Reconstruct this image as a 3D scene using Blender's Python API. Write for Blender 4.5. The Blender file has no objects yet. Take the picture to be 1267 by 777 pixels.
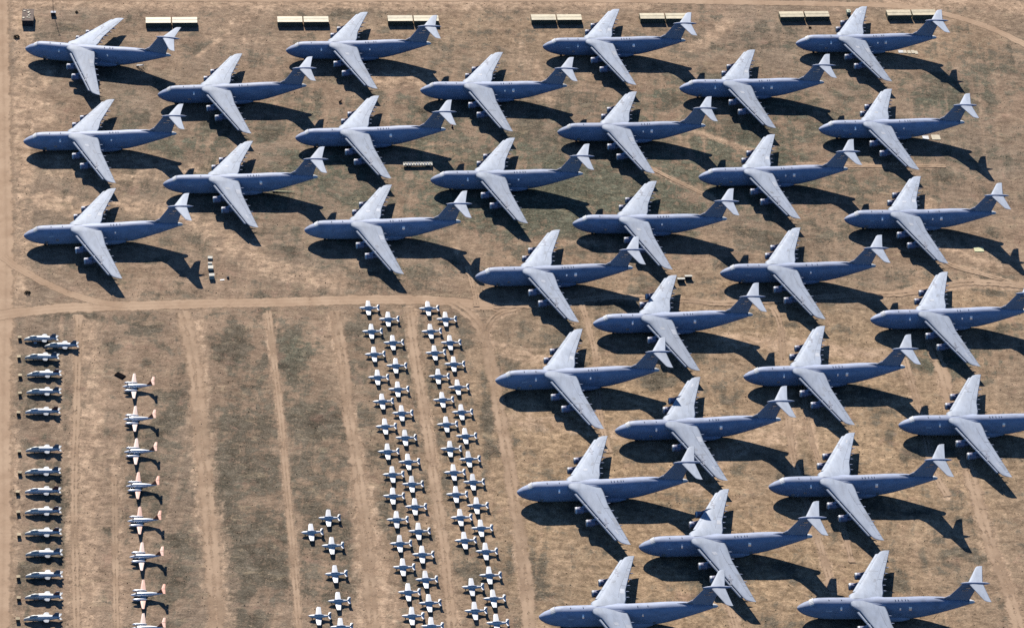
import bpy, bmesh, math, random
import numpy as np
from mathutils import Vector, Matrix

# ---- measured places (metres) and settings
LENS = 113.713
CAM_POS = (0.0, -1150.0, 867.578)
CAM_RT = (0.997577, 0.042423, 0.055133)
CAM_UP = (-0.069565, 0.608355, 0.790611)
CAM_FW = (0.0, 0.792531, -0.609832)
SUN_EL = 33.5
SUN_AZ = -72.4
SUN_STR = 5.0
SKY_STR = 0.07
SKY_OZONE = 10.0
EXPO = 0.4
SOIL_A = (0.25, 0.174, 0.118)
SOIL_B = (0.385, 0.27, 0.182)
SOIL_C = (0.225, 0.178, 0.13)
GOLD_A = (0.29, 0.197, 0.114)
GOLD_B = (0.5, 0.345, 0.205)
TRACK_A = (0.41, 0.277, 0.18)
TRACK_B = (0.53, 0.375, 0.25)
VEG_A = (0.07, 0.062, 0.044)
VEG_B = (0.155, 0.131, 0.095)
VEG_C = (0.072, 0.08, 0.056)
C5 = [(-242.91, 153.17, -0.0291), (-174.84, 121.36, 0.1696), (-231.2, 75.45, 0.1471), (-118.39, 167.27, 0.1459), (-51.36, 140.68, 0.1136), (-106.8, 93.65, 0.1573), (5.84, 186.64, 0.1363), (73.04, 158.2, 0.1296), (15.33, 113.47, 0.1347), (130.71, 205.38, 0.1369), (139.66, 131.19, 0.1408), (-219.26, 2.94, 0.1772), (-163.07, 49.3, 0.1401), (-95.83, 21.77, 0.1485), (-41.84, 67.36, 0.1276), (-17.48, -4.31, 0.1528), (24.55, 40.81, 0.1105), (82.09, 84.58, 0.1514), (91.45, 11.01, 0.1347), (35.49, -32.27, 0.1492), (149.02, 59.09, 0.1266), (157.6, -15.46, 0.1454), (-5.18, -76.39, 0.1578), (46.34, -104.44, 0.1633), (100.91, -62.0, 0.1524), (166.27, -87.54, 0.1197), (7.01, -147.96, 0.1567), (110.25, -133.6, 0.134), (57.2, -176.27, 0.1477), (18.62, -221.29, 0.1443), (120.03, -205.75, 0.1047)]
C5LAB = ['big grey transport jet, topmost in the leftmost column', 'big grey transport jet, topmost in the second column from the left', 'big grey transport jet, second from top in the leftmost column', 'big grey transport jet, topmost in the third column from the left', 'big grey transport jet, topmost in the fourth column from the left', 'big grey transport jet, second from top in the third column from the left', 'big grey transport jet, topmost in the fifth column from the left', 'big grey transport jet, topmost in the sixth column from the left', 'big grey transport jet, second from top in the fifth column from the left', 'big grey transport jet, topmost in the rightmost column', 'big grey transport jet, second from top in the rightmost column', 'big grey transport jet, lowest in the leftmost column', 'big grey transport jet, lowest in the second column from the left', 'big grey transport jet, lowest in the third column from the left', 'big grey transport jet, second from top in the fourth column from the left', 'big grey transport jet, third from top in the fourth column from the left', 'big grey transport jet, third from top in the fifth column from the left', 'big grey transport jet, second from top in the sixth column from the left', 'big grey transport jet, third from top in the sixth column from the left', 'big grey transport jet, fourth from top in the fifth column from the left', 'big grey transport jet, third from top in the rightmost column', 'big grey transport jet, fourth from top in the rightmost column', 'big grey transport jet, fourth from top in the fourth column from the left', 'big grey transport jet, fifth from top in the fifth column from the left', 'big grey transport jet, fourth from top in the sixth column from the left', 'big grey transport jet, lowest in the rightmost column', 'big grey transport jet, fifth from top in the fourth column from the left', 'big grey transport jet, fifth from top in the sixth column from the left', 'big grey transport jet, lowest in the fifth column from the left', 'big grey transport jet, lowest in the fourth column from the left', 'big grey transport jet, lowest in the sixth column from the left']
TRAINERS = {'A1': [(-63.21, -27.1), (-60.59, -43.58), (-58.22, -59.38), (-55.54, -74.98), (-52.34, -90.94), (-49.91, -107.28), (-47.71, -123.39), (-44.66, -137.71), (-43.53, -151.14), (-41.02, -165.49), (-38.67, -179.81), (-36.47, -193.7), (-33.37, -208.06), (-31.02, -221.55)], 'A2': [(-53.99, -34.13), (-50.77, -50.4), (-48.39, -66.18), (-46.4, -82.05), (-43.65, -97.77), (-41.08, -113.69), (-38.75, -129.03), (-36.31, -142.91), (-34.13, -156.78), (-31.7, -171.63), (-29.34, -185.39), (-27.02, -199.98), (-24.79, -213.51), (-23.11, -226.6)], 'B1': [(-37.09, -24.51), (-34.97, -40.67), (-32.3, -55.45), (-29.82, -71.45), (-27.05, -87.06), (-24.46, -103.11), (-21.99, -118.87), (-19.62, -133.74), (-17.92, -147.4), (-15.32, -161.48), (-12.89, -175.25), (-8.56, -202.53), (-6.64, -216.13)], 'B2': [(-29.04, -31.28), (-26.11, -47.61), (-23.69, -62.3), (-21.05, -77.87), (-18.58, -94.36), (-16.1, -109.86), (-13.86, -124.63), (-11.4, -138.96), (-9.12, -153.47), (-6.69, -167.12), (-4.11, -180.92), (-1.94, -194.95), (0.33, -208.31), (2.19, -222.19)], 'C': [(-74.56, -176.77), (-68.45, -167.4), (-65.68, -183.9), (-62.92, -200.45), (-60.38, -215.95), (-67.2, -225.24), (-58.18, -230.62)]}
TRC = ['lone small white trainer, leftmost of the three clustered in the lower middle', 'small white trainer, upper right of the three clustered in the lower middle', 'small white trainer, lower right of the three clustered in the lower middle', 'small white trainer standing alone below the cluster of three', 'small white trainer, upper right of three near the bottom edge', 'small white trainer, leftmost near the bottom edge of the open field', 'small white trainer cut by the bottom edge, left of the long columns']
TWINS = [(-157.24, -92.84), (-153.9, -114.27), (-150.65, -135.13), (-147.0, -156.34), (-143.5, -177.47), (-139.83, -198.67), (-136.37, -220.51), (-133.84, -239.52)]
TWINLAB = ['white twin-engine plane with pale peach wings, topmost of its column', 'white twin-engine plane with pale peach wings, second from top of its column', 'white twin-engine plane with pale peach wings, third from top of its column', 'white twin-engine plane with coral orange wing panels, fourth from top of its column', 'white twin-engine plane with coral orange wing panels, fifth from top of its column', 'white twin-engine plane with pale peach wings, sixth from top of its column', 'white twin-engine plane with coral orange wing panels, second from bottom of its column', 'white twin-engine plane with pale peach wings, bottom of its column']
JETS = [(-207.73, -65.48), (-198.36, -69.38), (-205.43, -77.94), (-202.7, -89.52), (-201.01, -101.05), (-199.41, -114.04), (-195.22, -138.5), (-193.37, -152.17), (-191.43, -164.15), (-189.42, -176.59), (-187.38, -189.18), (-185.13, -201.46), (-183.12, -213.91), (-181.38, -226.19), (-179.83, -238.3)]
JETV = [0, 0, 0, 1, 0, 2, 0, 0, 2, 1, 1, 0, 0, 1, 0]
JETLAB = ['topmost grey stub-winged jet of the left column, beside the offset one', 'grey stub-winged jet parked to the right, out of line with its column', 'grey stub-winged jet with dark grey fin, second from the top in the column', 'grey stub-winged jet with red fin with pale tip, third from the top in the column', 'grey stub-winged jet with dark grey fin, fourth from the top in the column', 'grey stub-winged jet with dull red fin, fifth from the top in the column', 'grey stub-winged jet with dark grey fin, sixth from the top in the column', 'grey stub-winged jet with dark grey fin, seventh from the top in the column', 'grey stub-winged jet with dull red fin, eighth from the top in the column', 'grey stub-winged jet with red fin with pale tip, ninth from the top in the column', 'grey stub-winged jet with red fin with pale tip, tenth from the top in the column', 'grey stub-winged jet with dark grey fin, eleventh from the top in the column', 'grey stub-winged jet with dark grey fin, twelfth from the top in the column', 'grey stub-winged jet with red fin with pale tip, thirteenth from the top in the column', 'grey stub-winged jet with dark grey fin, bottom in the column']
CRATES = [(-210.15, -64.51), (-208.33, -77.76), (-205.78, -90.18), (-203.96, -101.95), (-202.46, -114.67), (-198.08, -139.39), (-195.74, -152.48), (-194.63, -164.49), (-192.37, -176.7), (-189.9, -190.17), (-186.15, -214.67), (-184.03, -226.62), (-182.41, -238.44)]
CRATELAB = ['timber crate with pale lid, topmost of the crate column', 'timber crate with pale lid, second from top of the crate column', 'timber crate with pale lid, third from top of the crate column', 'timber crate with pale lid, fourth from top of the crate column', 'timber crate with pale lid, fifth from top of the crate column', 'timber crate with pale lid, sixth from top of the crate column', 'timber crate with pale lid, seventh from top of the crate column', 'timber crate with pale lid, eighth from top of the crate column', 'timber crate with pale lid, ninth from top of the crate column', 'timber crate with pale lid, tenth from top of the crate column', 'timber crate with pale lid, eleventh from top of the crate column', 'timber crate with pale lid, second from bottom of the crate column', 'timber crate with pale lid, bottom of the crate column']
CONT = [((-189.99, 191.95), (-164.51, 195.49)), ((-126.03, 201.08), (-100.83, 204.5)), ((-72.0, 209.0), (-46.81, 212.42)), ((-1.13, 219.18), (24.02, 222.61)), ((53.06, 227.37), (78.45, 230.82)), ((123.26, 238.02), (148.83, 241.88)), ((177.74, 246.72), (203.77, 250.57))]
SHED = (-246.95, 185.76)
MAST = (-235.79, 193.76)
MASTH = 13.5
TRAILER = ((-55.35, 84.07), (-41.89, 86.04))
WHITEBOX = [((-136.01, 2.45), (2.0, 1.6, 0.7), 0, 'small white box at the top of the short box line'), ((-135.57, -1.79), (1.8, 1.0, 0.8), 0, 'thin white box, second from top of the short box line'), ((-134.88, -5.28), (2.2, 2.2, 1.2), 0, 'large square white box in the middle of the short box line'), ((-133.64, -11.75), (2.3, 1.9, 1.9), 0, 'tall white box with dark front, lowest of the short box line')]
TYREPOS = (-126.52, -10.92)
STRIPPOS = (-128.88, -12.61)
TABLES = [(74.4, 9.75), (77.68, 12.14)]
PANELS_ = [((183.84, 212.66), (2.4, 2.4), 'leftmost of five pale panels behind a shadowed transport, white'), ((185.92, 212.81), (1.6, 2.6), 'second from left of the pale panels lying under the top right transport'), ((187.98, 212.73), (1.7, 2.7), 'third of the pale panels lying under the top right transport'), ((189.91, 213.15), (1.7, 2.8), 'fourth of the pale panels lying under the top right transport'), ((191.58, 212.78), (1.5, 2.8), 'rightmost of the pale panels lying under the top right transport'), ((191.84, 137.99), (3.0, 2.8), 'white panel beside a larger cream one, under a transport tail'), ((196.79, 138.82), (4.2, 4.0), 'larger cream panel lying under a transport tail'), ((211.04, 49.87), (4.4, 3.4), 'lone cream square panel at the edge of a fuselage shadow')]
STAIR = (-187.17, 151.24)
BOOM = (-108.13, 56.96)
CART = (-88.93, 133.4)
CART2 = (-34.46, 118.85)
GENSET = (158.93, 244.34)
TARP = (-164.23, -84.44)
WBLOCK = (-203.11, -66.54)
BUSHES = [((-250.02, 169.83), 1.9, 'grey-green bush below the brown shed at top left'), ((-250.22, 194.12), 1.3, 'low bush against the left side of the brown shed'), ((-212.1, -31.94), 1.6, 'low dark bush by the curving track at left'), ((139.01, 228.88), 1.0, 'small dark bush between containers and the top right transport'), ((-224.54, 195.97), 1.0, 'small bush right of the mast')]
TRACKS = [([(-187.32, -46.52), (-179.38, -106.25), (-171.58, -165.04), (-159.36, -240.21)], [6.6000000000000005, 6.6000000000000005, 7.700000000000001, 7.700000000000001], 0.5850000000000001), ([(-195.2, -47.42), (-186.73, -107.06), (-175.45, -165.45), (-162.75, -240.55)], [3.3000000000000003, 3.3000000000000003, 3.3000000000000003, 3.3000000000000003], 0.39), ([(-159.1, -134.65), (-156.92, -154.92), (-144.23, -238.67)], [3.3000000000000003, 3.3000000000000003, 3.3000000000000003], 0.52), ([(-156.79, -134.4), (-151.26, -174.33), (-142.07, -238.45)], [2.2, 2.2, 2.2], 0.45499999999999996), ([(-143.22, -41.48), (-134.83, -70.06), (-127.28, -110.15), (-119.08, -153.91), (-112.53, -193.21), (-105.19, -234.71)], [6.6000000000000005, 6.6000000000000005, 6.6000000000000005, 6.6000000000000005, 6.6000000000000005, 6.6000000000000005], 1), ([(-106.11, -35.51), (-100.36, -66.19), (-93.41, -106.43), (-85.6, -156.24), (-79.59, -195.07), (-73.76, -231.52)], [4.4, 4.4, 3.8500000000000005, 3.8500000000000005, 3.8500000000000005, 3.8500000000000005], 0.8450000000000001), ([(-77.73, -32.27), (-71.05, -62.9), (-65.56, -100.16), (-58.54, -138.77), (-53.19, -169.92), (-48.78, -202.85), (-45.33, -228.63)], [4.4, 4.95, 5.5, 8.8, 9.9, 9.9, 9.9], 0.9099999999999999), ([(-45.34, -23.9), (-39.79, -59.39), (-33.2, -99.83), (-26.75, -140.99), (-20.74, -177.8), (-14.6, -225.51)], [6.6000000000000005, 5.5, 5.5, 5.5, 5.5, 5.5], 0.9099999999999999), ([(-20.99, -19.93), (-11.79, -39.77), (-4.86, -74.97), (0.43, -108.41), (5.06, -137.59), (11.48, -181.74), (15.63, -222.45)], [5.5, 5.5, 5.5, 5.5, 5.5, 6.6000000000000005, 6.6000000000000005], 1), ([(2.17, -19.04), (-7.53, -25.41), (-11.09, -39.69)], [4.4, 4.4, 4.4], 0.78), ([(-12.14, -18.33), (16.28, -13.89), (44.78, -5.29), (77.16, -3.94), (95.15, -4.25), (131.4, 4.08), (163.55, 10.78)], [6.6000000000000005, 5.5, 5.5, 5.5, 5.5, 5.5, 5.5], 0.65), ([(153.31, 9.0), (171.58, 11.7), (186.42, 17.03), (205.12, 24.03), (229.65, 24.44)], [5.4, 8.100000000000001, 8.100000000000001, 8.100000000000001, 8.100000000000001], 1), ([(196.5, 37.71), (212.95, 31.03), (232.4, 22.34)], [4.050000000000001, 4.050000000000001, 4.050000000000001], 0.85), ([(30.15, -9.94), (37.06, -46.8), (40.05, -88.56), (44.57, -109.96)], [4.050000000000001, 4.050000000000001, 4.050000000000001, 4.050000000000001], 0.85), ([(172.36, -34.43), (177.18, -73.5), (180.28, -107.91), (185.26, -125.53)], [5.4, 5.4, 5.4, 5.4], 0.68), ([(188.47, -42.84), (195.33, -106.29), (200.96, -153.63), (206.31, -181.82), (209.13, -202.8)], [6.75, 6.75, 8.100000000000001, 8.100000000000001, 8.100000000000001], 1), ([(118.53, -20.36), (119.45, -70.0), (122.16, -111.03), (129.09, -149.22), (135.26, -189.13)], [5.4, 5.4, 5.4, 5.4, 5.4], 0.85), ([(126.6, -37.86), (127.46, -69.12), (130.62, -100.63), (140.73, -147.99), (143.77, -170.89)], [4.050000000000001, 4.050000000000001, 4.050000000000001, 4.050000000000001, 4.050000000000001], 0.68), ([(92.84, -196.34), (97.07, -217.88)], [5.4, 5.4], 1), ([(-162.59, 162.95), (-154.31, 176.31), (-147.72, 188.14)], [3.3000000000000003, 3.3000000000000003, 3.3000000000000003], 0.5850000000000001), ([(-226.6, 4.06), (-218.53, -1.08), (-208.84, 6.15)], [6.6000000000000005, 6.6000000000000005, 6.6000000000000005], 0.39), ([(-252.07, 200.61), (-230.3, 66.78), (-213.3, -41.98)], [13.200000000000001, 13.200000000000001, 11.0], 0.5850000000000001), ([(73.34, 134.24), (115.52, 112.26)], [5.4, 5.4], 0.595), ([(134.54, 107.89), (196.16, 115.39)], [6.75, 6.75], 0.595), ([(62.02, 94.44), (88.47, 76.07)], [5.4, 5.4], 0.595), ([(-214.89, -53.68), (-197.79, -159.29), (-184.92, -242.8)], [6.6000000000000005, 6.6000000000000005, 6.6000000000000005], 0.45499999999999996), ([(-230.37, 37.82), (-213.61, 36.66), (-194.44, 31.4)], [15.400000000000002, 22.0, 15.400000000000002], 0.5850000000000001), ([(-129.88, 79.02), (-179.98, 59.89), (-217.05, 58.64)], [15.400000000000002, 13.200000000000001, 8.8], 0.39), ([(-182.52, -49.99), (-169.29, -135.75), (-156.74, -236.74)], [11.0, 15.400000000000002, 13.200000000000001], 0.52), ([(-60.74, -124.0), (-51.82, -173.71), (-45.33, -228.63)], [8.8, 15.400000000000002, 17.6], 0.65), ([(-137.52, -44.87), (-126.27, -110.04), (-103.64, -234.55)], [11.0, 13.200000000000001, 15.400000000000002], 0.5850000000000001), ([(-223.65, 100.86), (-234.35, 120.05), (-230.02, 141.56)], [15.400000000000002, 17.6, 11.0], 0.52), ([(-214.87, 68.66), (-185.86, 75.48), (-166.53, 71.28)], [13.200000000000001, 17.6, 11.0], 0.5850000000000001), ([(0.12, 30.76), (44.06, 35.93)], [6.6000000000000005, 6.6000000000000005], 0.39), ([(-180.6, 37.46), (-150.8, 34.72), (-110.41, -0.53), (-77.15, -9.85)], [17.6, 19.8, 22.0, 15.400000000000002], 0.52), ([(-129.29, 183.17), (-157.1, 183.25), (-132.3, 212.49)], [11.0, 11.0, 11.0], 0.39), ([(-75.41, 154.03), (-52.35, 160.49), (-43.91, 150.93)], [15.400000000000002, 19.8, 13.200000000000001], 0.5850000000000001), ([(-6.51, 191.6), (2.23, 170.97), (10.8, 150.77)], [13.200000000000001, 13.200000000000001, 13.200000000000001], 0.39), ([(81.26, 202.83), (97.56, 227.28)], [10.8, 10.8], 0.51), ([(-14.48, -42.36), (3.52, -51.71), (24.65, -54.97)], [8.8, 15.400000000000002, 8.8], 0.52), ([(5.33, -95.61), (32.67, -95.3), (73.72, -109.44)], [15.400000000000002, 15.400000000000002, 11.0], 0.52), ([(80.45, -129.52), (94.09, -107.23), (128.8, -82.07)], [16.200000000000003, 16.200000000000003, 16.200000000000003], 0.595), ([(94.89, -29.99), (130.32, -31.73), (165.68, -33.47)], [13.5, 16.200000000000003, 10.8], 0.68), ([(217.12, 37.65), (192.32, 53.39), (190.51, 85.06)], [10.8, 10.8, 10.8], 0.595), ([(-263.17, 199.91), (-104.75, 219.86), (56.83, 240.98)], [15.400000000000002, 15.400000000000002, 15.400000000000002], 0.65), ([(-29.04, 27.32), (-21.51, 9.83), (-15.72, -18.15)], [4.4, 4.4, 4.4], 0.52), ([(180.24, 257.1), (222.07, 266.44), (249.45, 262.27)], [18.900000000000002, 18.900000000000002, 18.900000000000002], 0.68)]
VEG = [(-161.17, 88.43, 18.6, 10.5, 0.55), (-117.07, 64.26, 29.6, 25.9, 0.6), (-81.97, 91.48, 22.5, 24.0, 0.65), (-30.82, 58.55, 25.9, 23.2, 0.55), (-63.02, -7.02, 25.0, 9.5, 0.45), (20.95, 71.19, 48.7, 39.4, 0.8), (-2.51, 94.53, 15.1, 26.8, 0.5), (54.65, 75.24, 26.3, 39.6, 0.6), (96.44, 120.03, 27.0, 34.5, 0.55), (116.14, 142.99, 31.3, 28.1, 0.45), (114.26, 50.46, 37.3, 25.5, 0.4), (161.29, 107.81, 46.2, 27.1, 0.4), (212.77, 190.4, 24.2, 44.6, 0.4), (77.26, 217.15, 16.2, 15.1, 0.3), (-189.96, 105.04, 15.0, 8.0, 0.5), (-118.28, -59.78, 11.0, 20.3, 0.75), (-88.93, -56.47, 13.2, 23.8, 0.8), (-77.6, -104.7, 12.8, 32.4, 0.65), (-106.16, -123.69, 15.0, 37.0, 0.65), (-93.88, -192.71, 14.4, 44.0, 0.7), (-102.89, -169.22, 13.0, 30.0, 0.6), (-138.32, -121.94, 9.3, 59.1, 0.6), (-126.72, -200.92, 8.9, 33.7, 0.6), (-163.71, -59.26, 8.6, 13.5, 0.4), (-179.26, -72.26, 4.8, 16.7, 0.4), (-197.1, -90.85, 11.5, 44.1, 0.45), (-183.22, -182.63, 10.9, 65.2, 0.5), (-56.27, -58.43, 9.7, 34.2, 0.45), (-45.9, -143.04, 11.2, 46.8, 0.35), (-8.27, -97.1, 4.8, 49.5, 0.5), (-65.53, -184.92, 9.6, 44.5, 0.6), (-3.32, -197.69, 8.3, 28.9, 0.4), (-38.1, -206.01, 9.5, 23.8, 0.4), (-74.62, -156.23, 9.8, 35.6, 0.55), (0.75, -68.81, 6.9, 28.0, 0.45), (199.59, -29.66, 19.7, 15.1, 0.6), (21.84, -180.66, 9.7, 19.6, 0.5), (13.59, -39.19, 17.6, 15.0, 0.4), (-30.61, -66.76, 3.4, 33.8, 0.3), (-211.85, -31.32, 7.0, 9.3, 0.5), (-25.97, -26.35, 10.6, 5.8, 0.4), (150.03, -68.82, 17.5, 14.5, 0.3), (175.52, -164.66, 13.2, 14.9, 0.3), (-83.85, 211.27, 16.0, 7.5, 0.4), (-163.62, 171.48, 11.7, 10.1, 0.4), (152.14, 168.48, 11.9, 10.0, 0.4), (-9.03, 70.82, 67.4, 32.7, 0.55), (80.97, 84.91, 53.1, 33.2, 0.5), (-83.52, 65.08, 48.2, 25.9, 0.4), (135.26, 131.6, 62.4, 42.0, 0.4), (65.51, 150.6, 54.8, 28.4, 0.4), (-99.02, -143.63, 42.8, 119.2, 0.42), (-34.03, -121.11, 20.1, 110.7, 0.3), (50.36, 114.38, 186.0, 77.0, 0.42), (-144.66, 44.92, 80.6, 71.5, 0.22), (94.09, -107.23, 137.1, 124.6, 0.12), (-109.74, -57.78, 5.6, 5.6, 0.5690021064378189), (-220.59, 186.19, 10.3, 4.8, 0.4320158363663437), (224.15, 12.54, 9.7, 5.3, 0.5736738491904566), (-142.33, -99.0, 9.1, 4.9, 0.6094381496705216), (78.27, 196.56, 9.9, 7.3, 0.4554436808304993), (-178.44, -191.46, 5.8, 5.3, 0.6575844800894186), (95.09, -183.12, 5.4, 5.8, 0.5056173696177662), (185.83, -158.25, 3.4, 2.7, 0.425945429431598), (211.59, 26.53, 8.0, 4.3, 0.5275350443401707), (-52.11, 35.05, 7.6, 6.1, 0.6664706197967212), (82.14, -187.29, 8.7, 6.7, 0.5849457397568814), (-126.47, -184.23, 9.4, 6.3, 0.5491876262160131), (98.43, 121.39, 10.1, 6.6, 0.4497351116951718), (-166.27, -185.96, 9.5, 2.3, 0.6302083624401256), (-47.18, 134.4, 5.6, 8.1, 0.6554684586198705), (-187.85, -95.77, 3.0, 6.0, 0.4658339511066526), (161.43, -197.57, 6.2, 6.7, 0.45838451871671865), (-175.04, -88.3, 2.9, 3.2, 0.49277764746594677), (48.8, 143.53, 3.5, 8.8, 0.45984068197063205), (194.85, -163.87, 5.4, 4.3, 0.5320255446073974), (66.11, -59.71, 7.1, 5.7, 0.6792174393983871), (4.34, 4.75, 8.6, 3.8, 0.45538040141095226), (214.31, -11.14, 7.3, 2.4, 0.4953236203313587), (32.53, 215.09, 8.7, 7.7, 0.37102817871970306), (58.41, -4.73, 8.2, 4.5, 0.5974325872780646), (111.78, 224.13, 3.8, 8.1, 0.68715695313519), (-107.96, -19.48, 7.4, 4.2, 0.4773842812689849), (-84.41, 22.74, 7.6, 4.3, 0.48200611946512084), (128.97, 223.68, 8.3, 8.6, 0.4585058433935325), (-105.12, -160.91, 4.3, 2.9, 0.5023320121864873), (91.34, 177.67, 6.0, 5.3, 0.641738612045058), (-16.53, -170.82, 3.8, 3.6, 0.5775813317023731), (174.42, 15.44, 4.7, 3.2, 0.5353696699079376), (-117.78, -163.37, 8.6, 2.9, 0.4475072497057794), (136.4, -71.12, 9.0, 4.1, 0.39539119822863733), (-77.44, -154.22, 4.6, 3.7, 0.49591699355572133), (-35.12, 9.98, 10.2, 3.4, 0.351631628104101), (188.96, -158.33, 9.9, 4.2, 0.6825564082340579), (200.81, 128.37, 9.5, 8.5, 0.5820455201849717), (7.28, 71.63, 5.8, 4.1, 0.3738236684374018), (39.58, 76.5, 9.7, 2.9, 0.6662632486301197), (86.86, -184.97, 9.0, 6.3, 0.551933691406808), (-192.59, -148.04, 3.8, 3.5, 0.5820136365066898), (12.08, 13.56, 10.4, 6.1, 0.46947343009629827), (-90.88, -180.88, 5.9, 5.7, 0.4731445705688082), (-127.58, -55.72, 9.0, 3.2, 0.6270851716087429), (181.87, -131.28, 8.8, 2.1, 0.5700125236050289), (174.0, 216.6, 5.7, 5.0, 0.5345431624493391), (-31.98, -18.06, 8.9, 2.3, 0.36919175625842754), (-182.99, 131.02, 3.6, 9.5, 0.6490571271587292), (-177.0, -47.41, 5.2, 4.0, 0.4729513454066886), (67.4, -55.78, 5.6, 3.3, 0.4650717061016327), (-157.85, -67.98, 8.1, 4.3, 0.37796543053058496), (-144.09, 13.8, 7.6, 7.2, 0.48309263864783003), (134.04, -63.53, 6.1, 4.3, 0.5236530606896822), (92.33, 19.82, 8.5, 5.3, 0.4357791537532743), (20.84, -105.33, 3.2, 4.4, 0.49904926974794306), (161.76, -181.78, 5.3, 6.3, 0.6268209137366927), (-102.78, -22.34, 3.8, 7.1, 0.5818013611989253), (167.78, -127.57, 7.7, 5.9, 0.5473453841074553), (-164.75, -82.2, 2.8, 3.0, 0.6210064071121494), (-224.44, 143.08, 3.9, 8.9, 0.4127037617326249), (-182.77, -183.15, 3.4, 6.0, 0.5857371693005591), (143.94, -189.33, 6.7, 5.8, 0.3626942444494805), (120.6, -17.5, 8.5, 3.0, 0.6121377224845417), (209.94, 214.97, 6.2, 7.2, 0.6398207659055904), (-125.48, 109.75, 5.1, 6.8, 0.6137401583039632), (-48.03, 27.81, 6.1, 4.6, 0.4963761779532583), (-178.34, -46.78, 10.2, 4.6, 0.611593150261655), (-135.4, -120.64, 8.2, 5.6, 0.5309822268034948), (-1.97, -86.8, 9.5, 3.0, 0.3835512557945059), (108.84, -180.08, 6.3, 4.1, 0.6016187243188681), (-146.58, 63.6, 4.6, 6.3, 0.46019663495701707), (-105.79, -117.53, 9.7, 3.6, 0.5968666519921492), (-26.73, -171.19, 6.8, 3.3, 0.42616170724875896), (-205.49, -40.87, 5.7, 3.3, 0.4761646247177487), (-65.86, -145.51, 3.7, 7.0, 0.5178564518356401), (45.8, -6.98, 9.5, 7.3, 0.5449924365410177), (-1.58, -117.87, 9.0, 4.2, 0.6067559544641363), (208.17, 11.99, 4.8, 3.8, 0.601190925181407), (79.46, -198.2, 8.6, 3.0, 0.4163681087756924), (-117.37, 106.98, 8.9, 8.5, 0.6649159999700023), (-89.74, -182.01, 4.8, 4.0, 0.6051389513881067), (-204.65, 145.14, 10.1, 4.8, 0.474831379639543), (39.36, -95.44, 2.8, 3.9, 0.5026774695730692), (-9.78, 108.63, 7.9, 9.1, 0.4868219997279263), (16.41, 158.95, 5.5, 7.5, 0.3893851518887783), (165.35, -171.36, 3.3, 6.6, 0.480978193040564), (120.2, -119.06, 4.9, 5.6, 0.5789274299925335), (141.71, 99.34, 9.4, 9.1, 0.5854887675353628), (12.35, 161.57, 7.4, 5.3, 0.6013326578069349), (81.15, -45.7, 4.2, 6.0, 0.5708095539535557), (-118.85, -194.08, 7.1, 2.5, 0.6761454287612696), (-163.07, 30.97, 8.6, 6.2, 0.5442233395218715), (67.37, 0.12, 5.4, 3.4, 0.3740086960613528), (96.52, -120.5, 6.7, 6.0, 0.4757278210293436), (-104.74, 13.78, 9.8, 2.7, 0.526649127862929), (-96.53, -146.77, 5.2, 3.7, 0.4911686011171431), (24.14, -134.92, 5.2, 6.4, 0.38924580851982454), (-116.21, 152.6, 4.0, 8.3, 0.6045512645634448), (-151.7, 101.73, 6.4, 7.6, 0.6355118620708098), (111.6, -53.07, 3.9, 4.5, 0.4177734568018612), (15.59, -53.89, 4.4, 3.6, 0.6235820301067534), (-182.36, -168.87, 8.9, 6.6, 0.4841012061430634), (26.59, -58.85, 7.6, 7.7, 0.5903205472784485), (-72.2, -178.31, 6.0, 4.9, 0.6043920343511848), (-195.39, -157.94, 7.3, 4.4, 0.5332738918718474), (-22.16, 115.55, 7.5, 3.0, 0.5251564646073936), (66.66, 6.09, 7.4, 8.2, 0.6622176274911553), (-140.65, -160.39, 7.1, 2.2, 0.4759653554590045), (-135.18, 161.86, 7.7, 9.4, 0.46309113178343725), (162.68, -89.68, 3.8, 6.8, 0.5603940734369417), (186.31, -95.63, 8.4, 4.0, 0.6323381079120863), (184.67, -151.9, 5.9, 5.8, 0.51975061603288), (-197.27, 172.96, 3.8, 4.3, 0.40628779111074625), (4.67, -108.73, 6.7, 4.4, 0.5772347947296245), (-84.2, -20.32, 8.7, 4.7, 0.4132061713142811), (174.47, -98.4, 5.5, 4.1, 0.5352659026275213), (42.66, 108.13, 3.1, 4.1, 0.6241130916727373), (-154.7, -26.49, 4.3, 3.5, 0.40976736996013696), (-49.79, 125.01, 3.3, 3.5, 0.40888152237951153), (-11.14, 187.5, 3.4, 6.2, 0.4927100394777477), (94.23, 205.72, 6.8, 5.9, 0.3593321142206617), (219.37, 132.26, 3.9, 6.0, 0.40766569872604524), (55.62, 49.95, 4.0, 2.8, 0.6046866882725175), (-84.49, -152.69, 6.0, 6.7, 0.45519185417145064), (-117.45, 67.87, 9.6, 6.6, 0.470658699504774), (-163.39, -120.36, 9.7, 5.2, 0.35127968889978345), (-231.17, 142.89, 4.5, 3.0, 0.368880275012454), (71.01, -178.08, 4.0, 6.7, 0.5169072625711119)]
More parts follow.
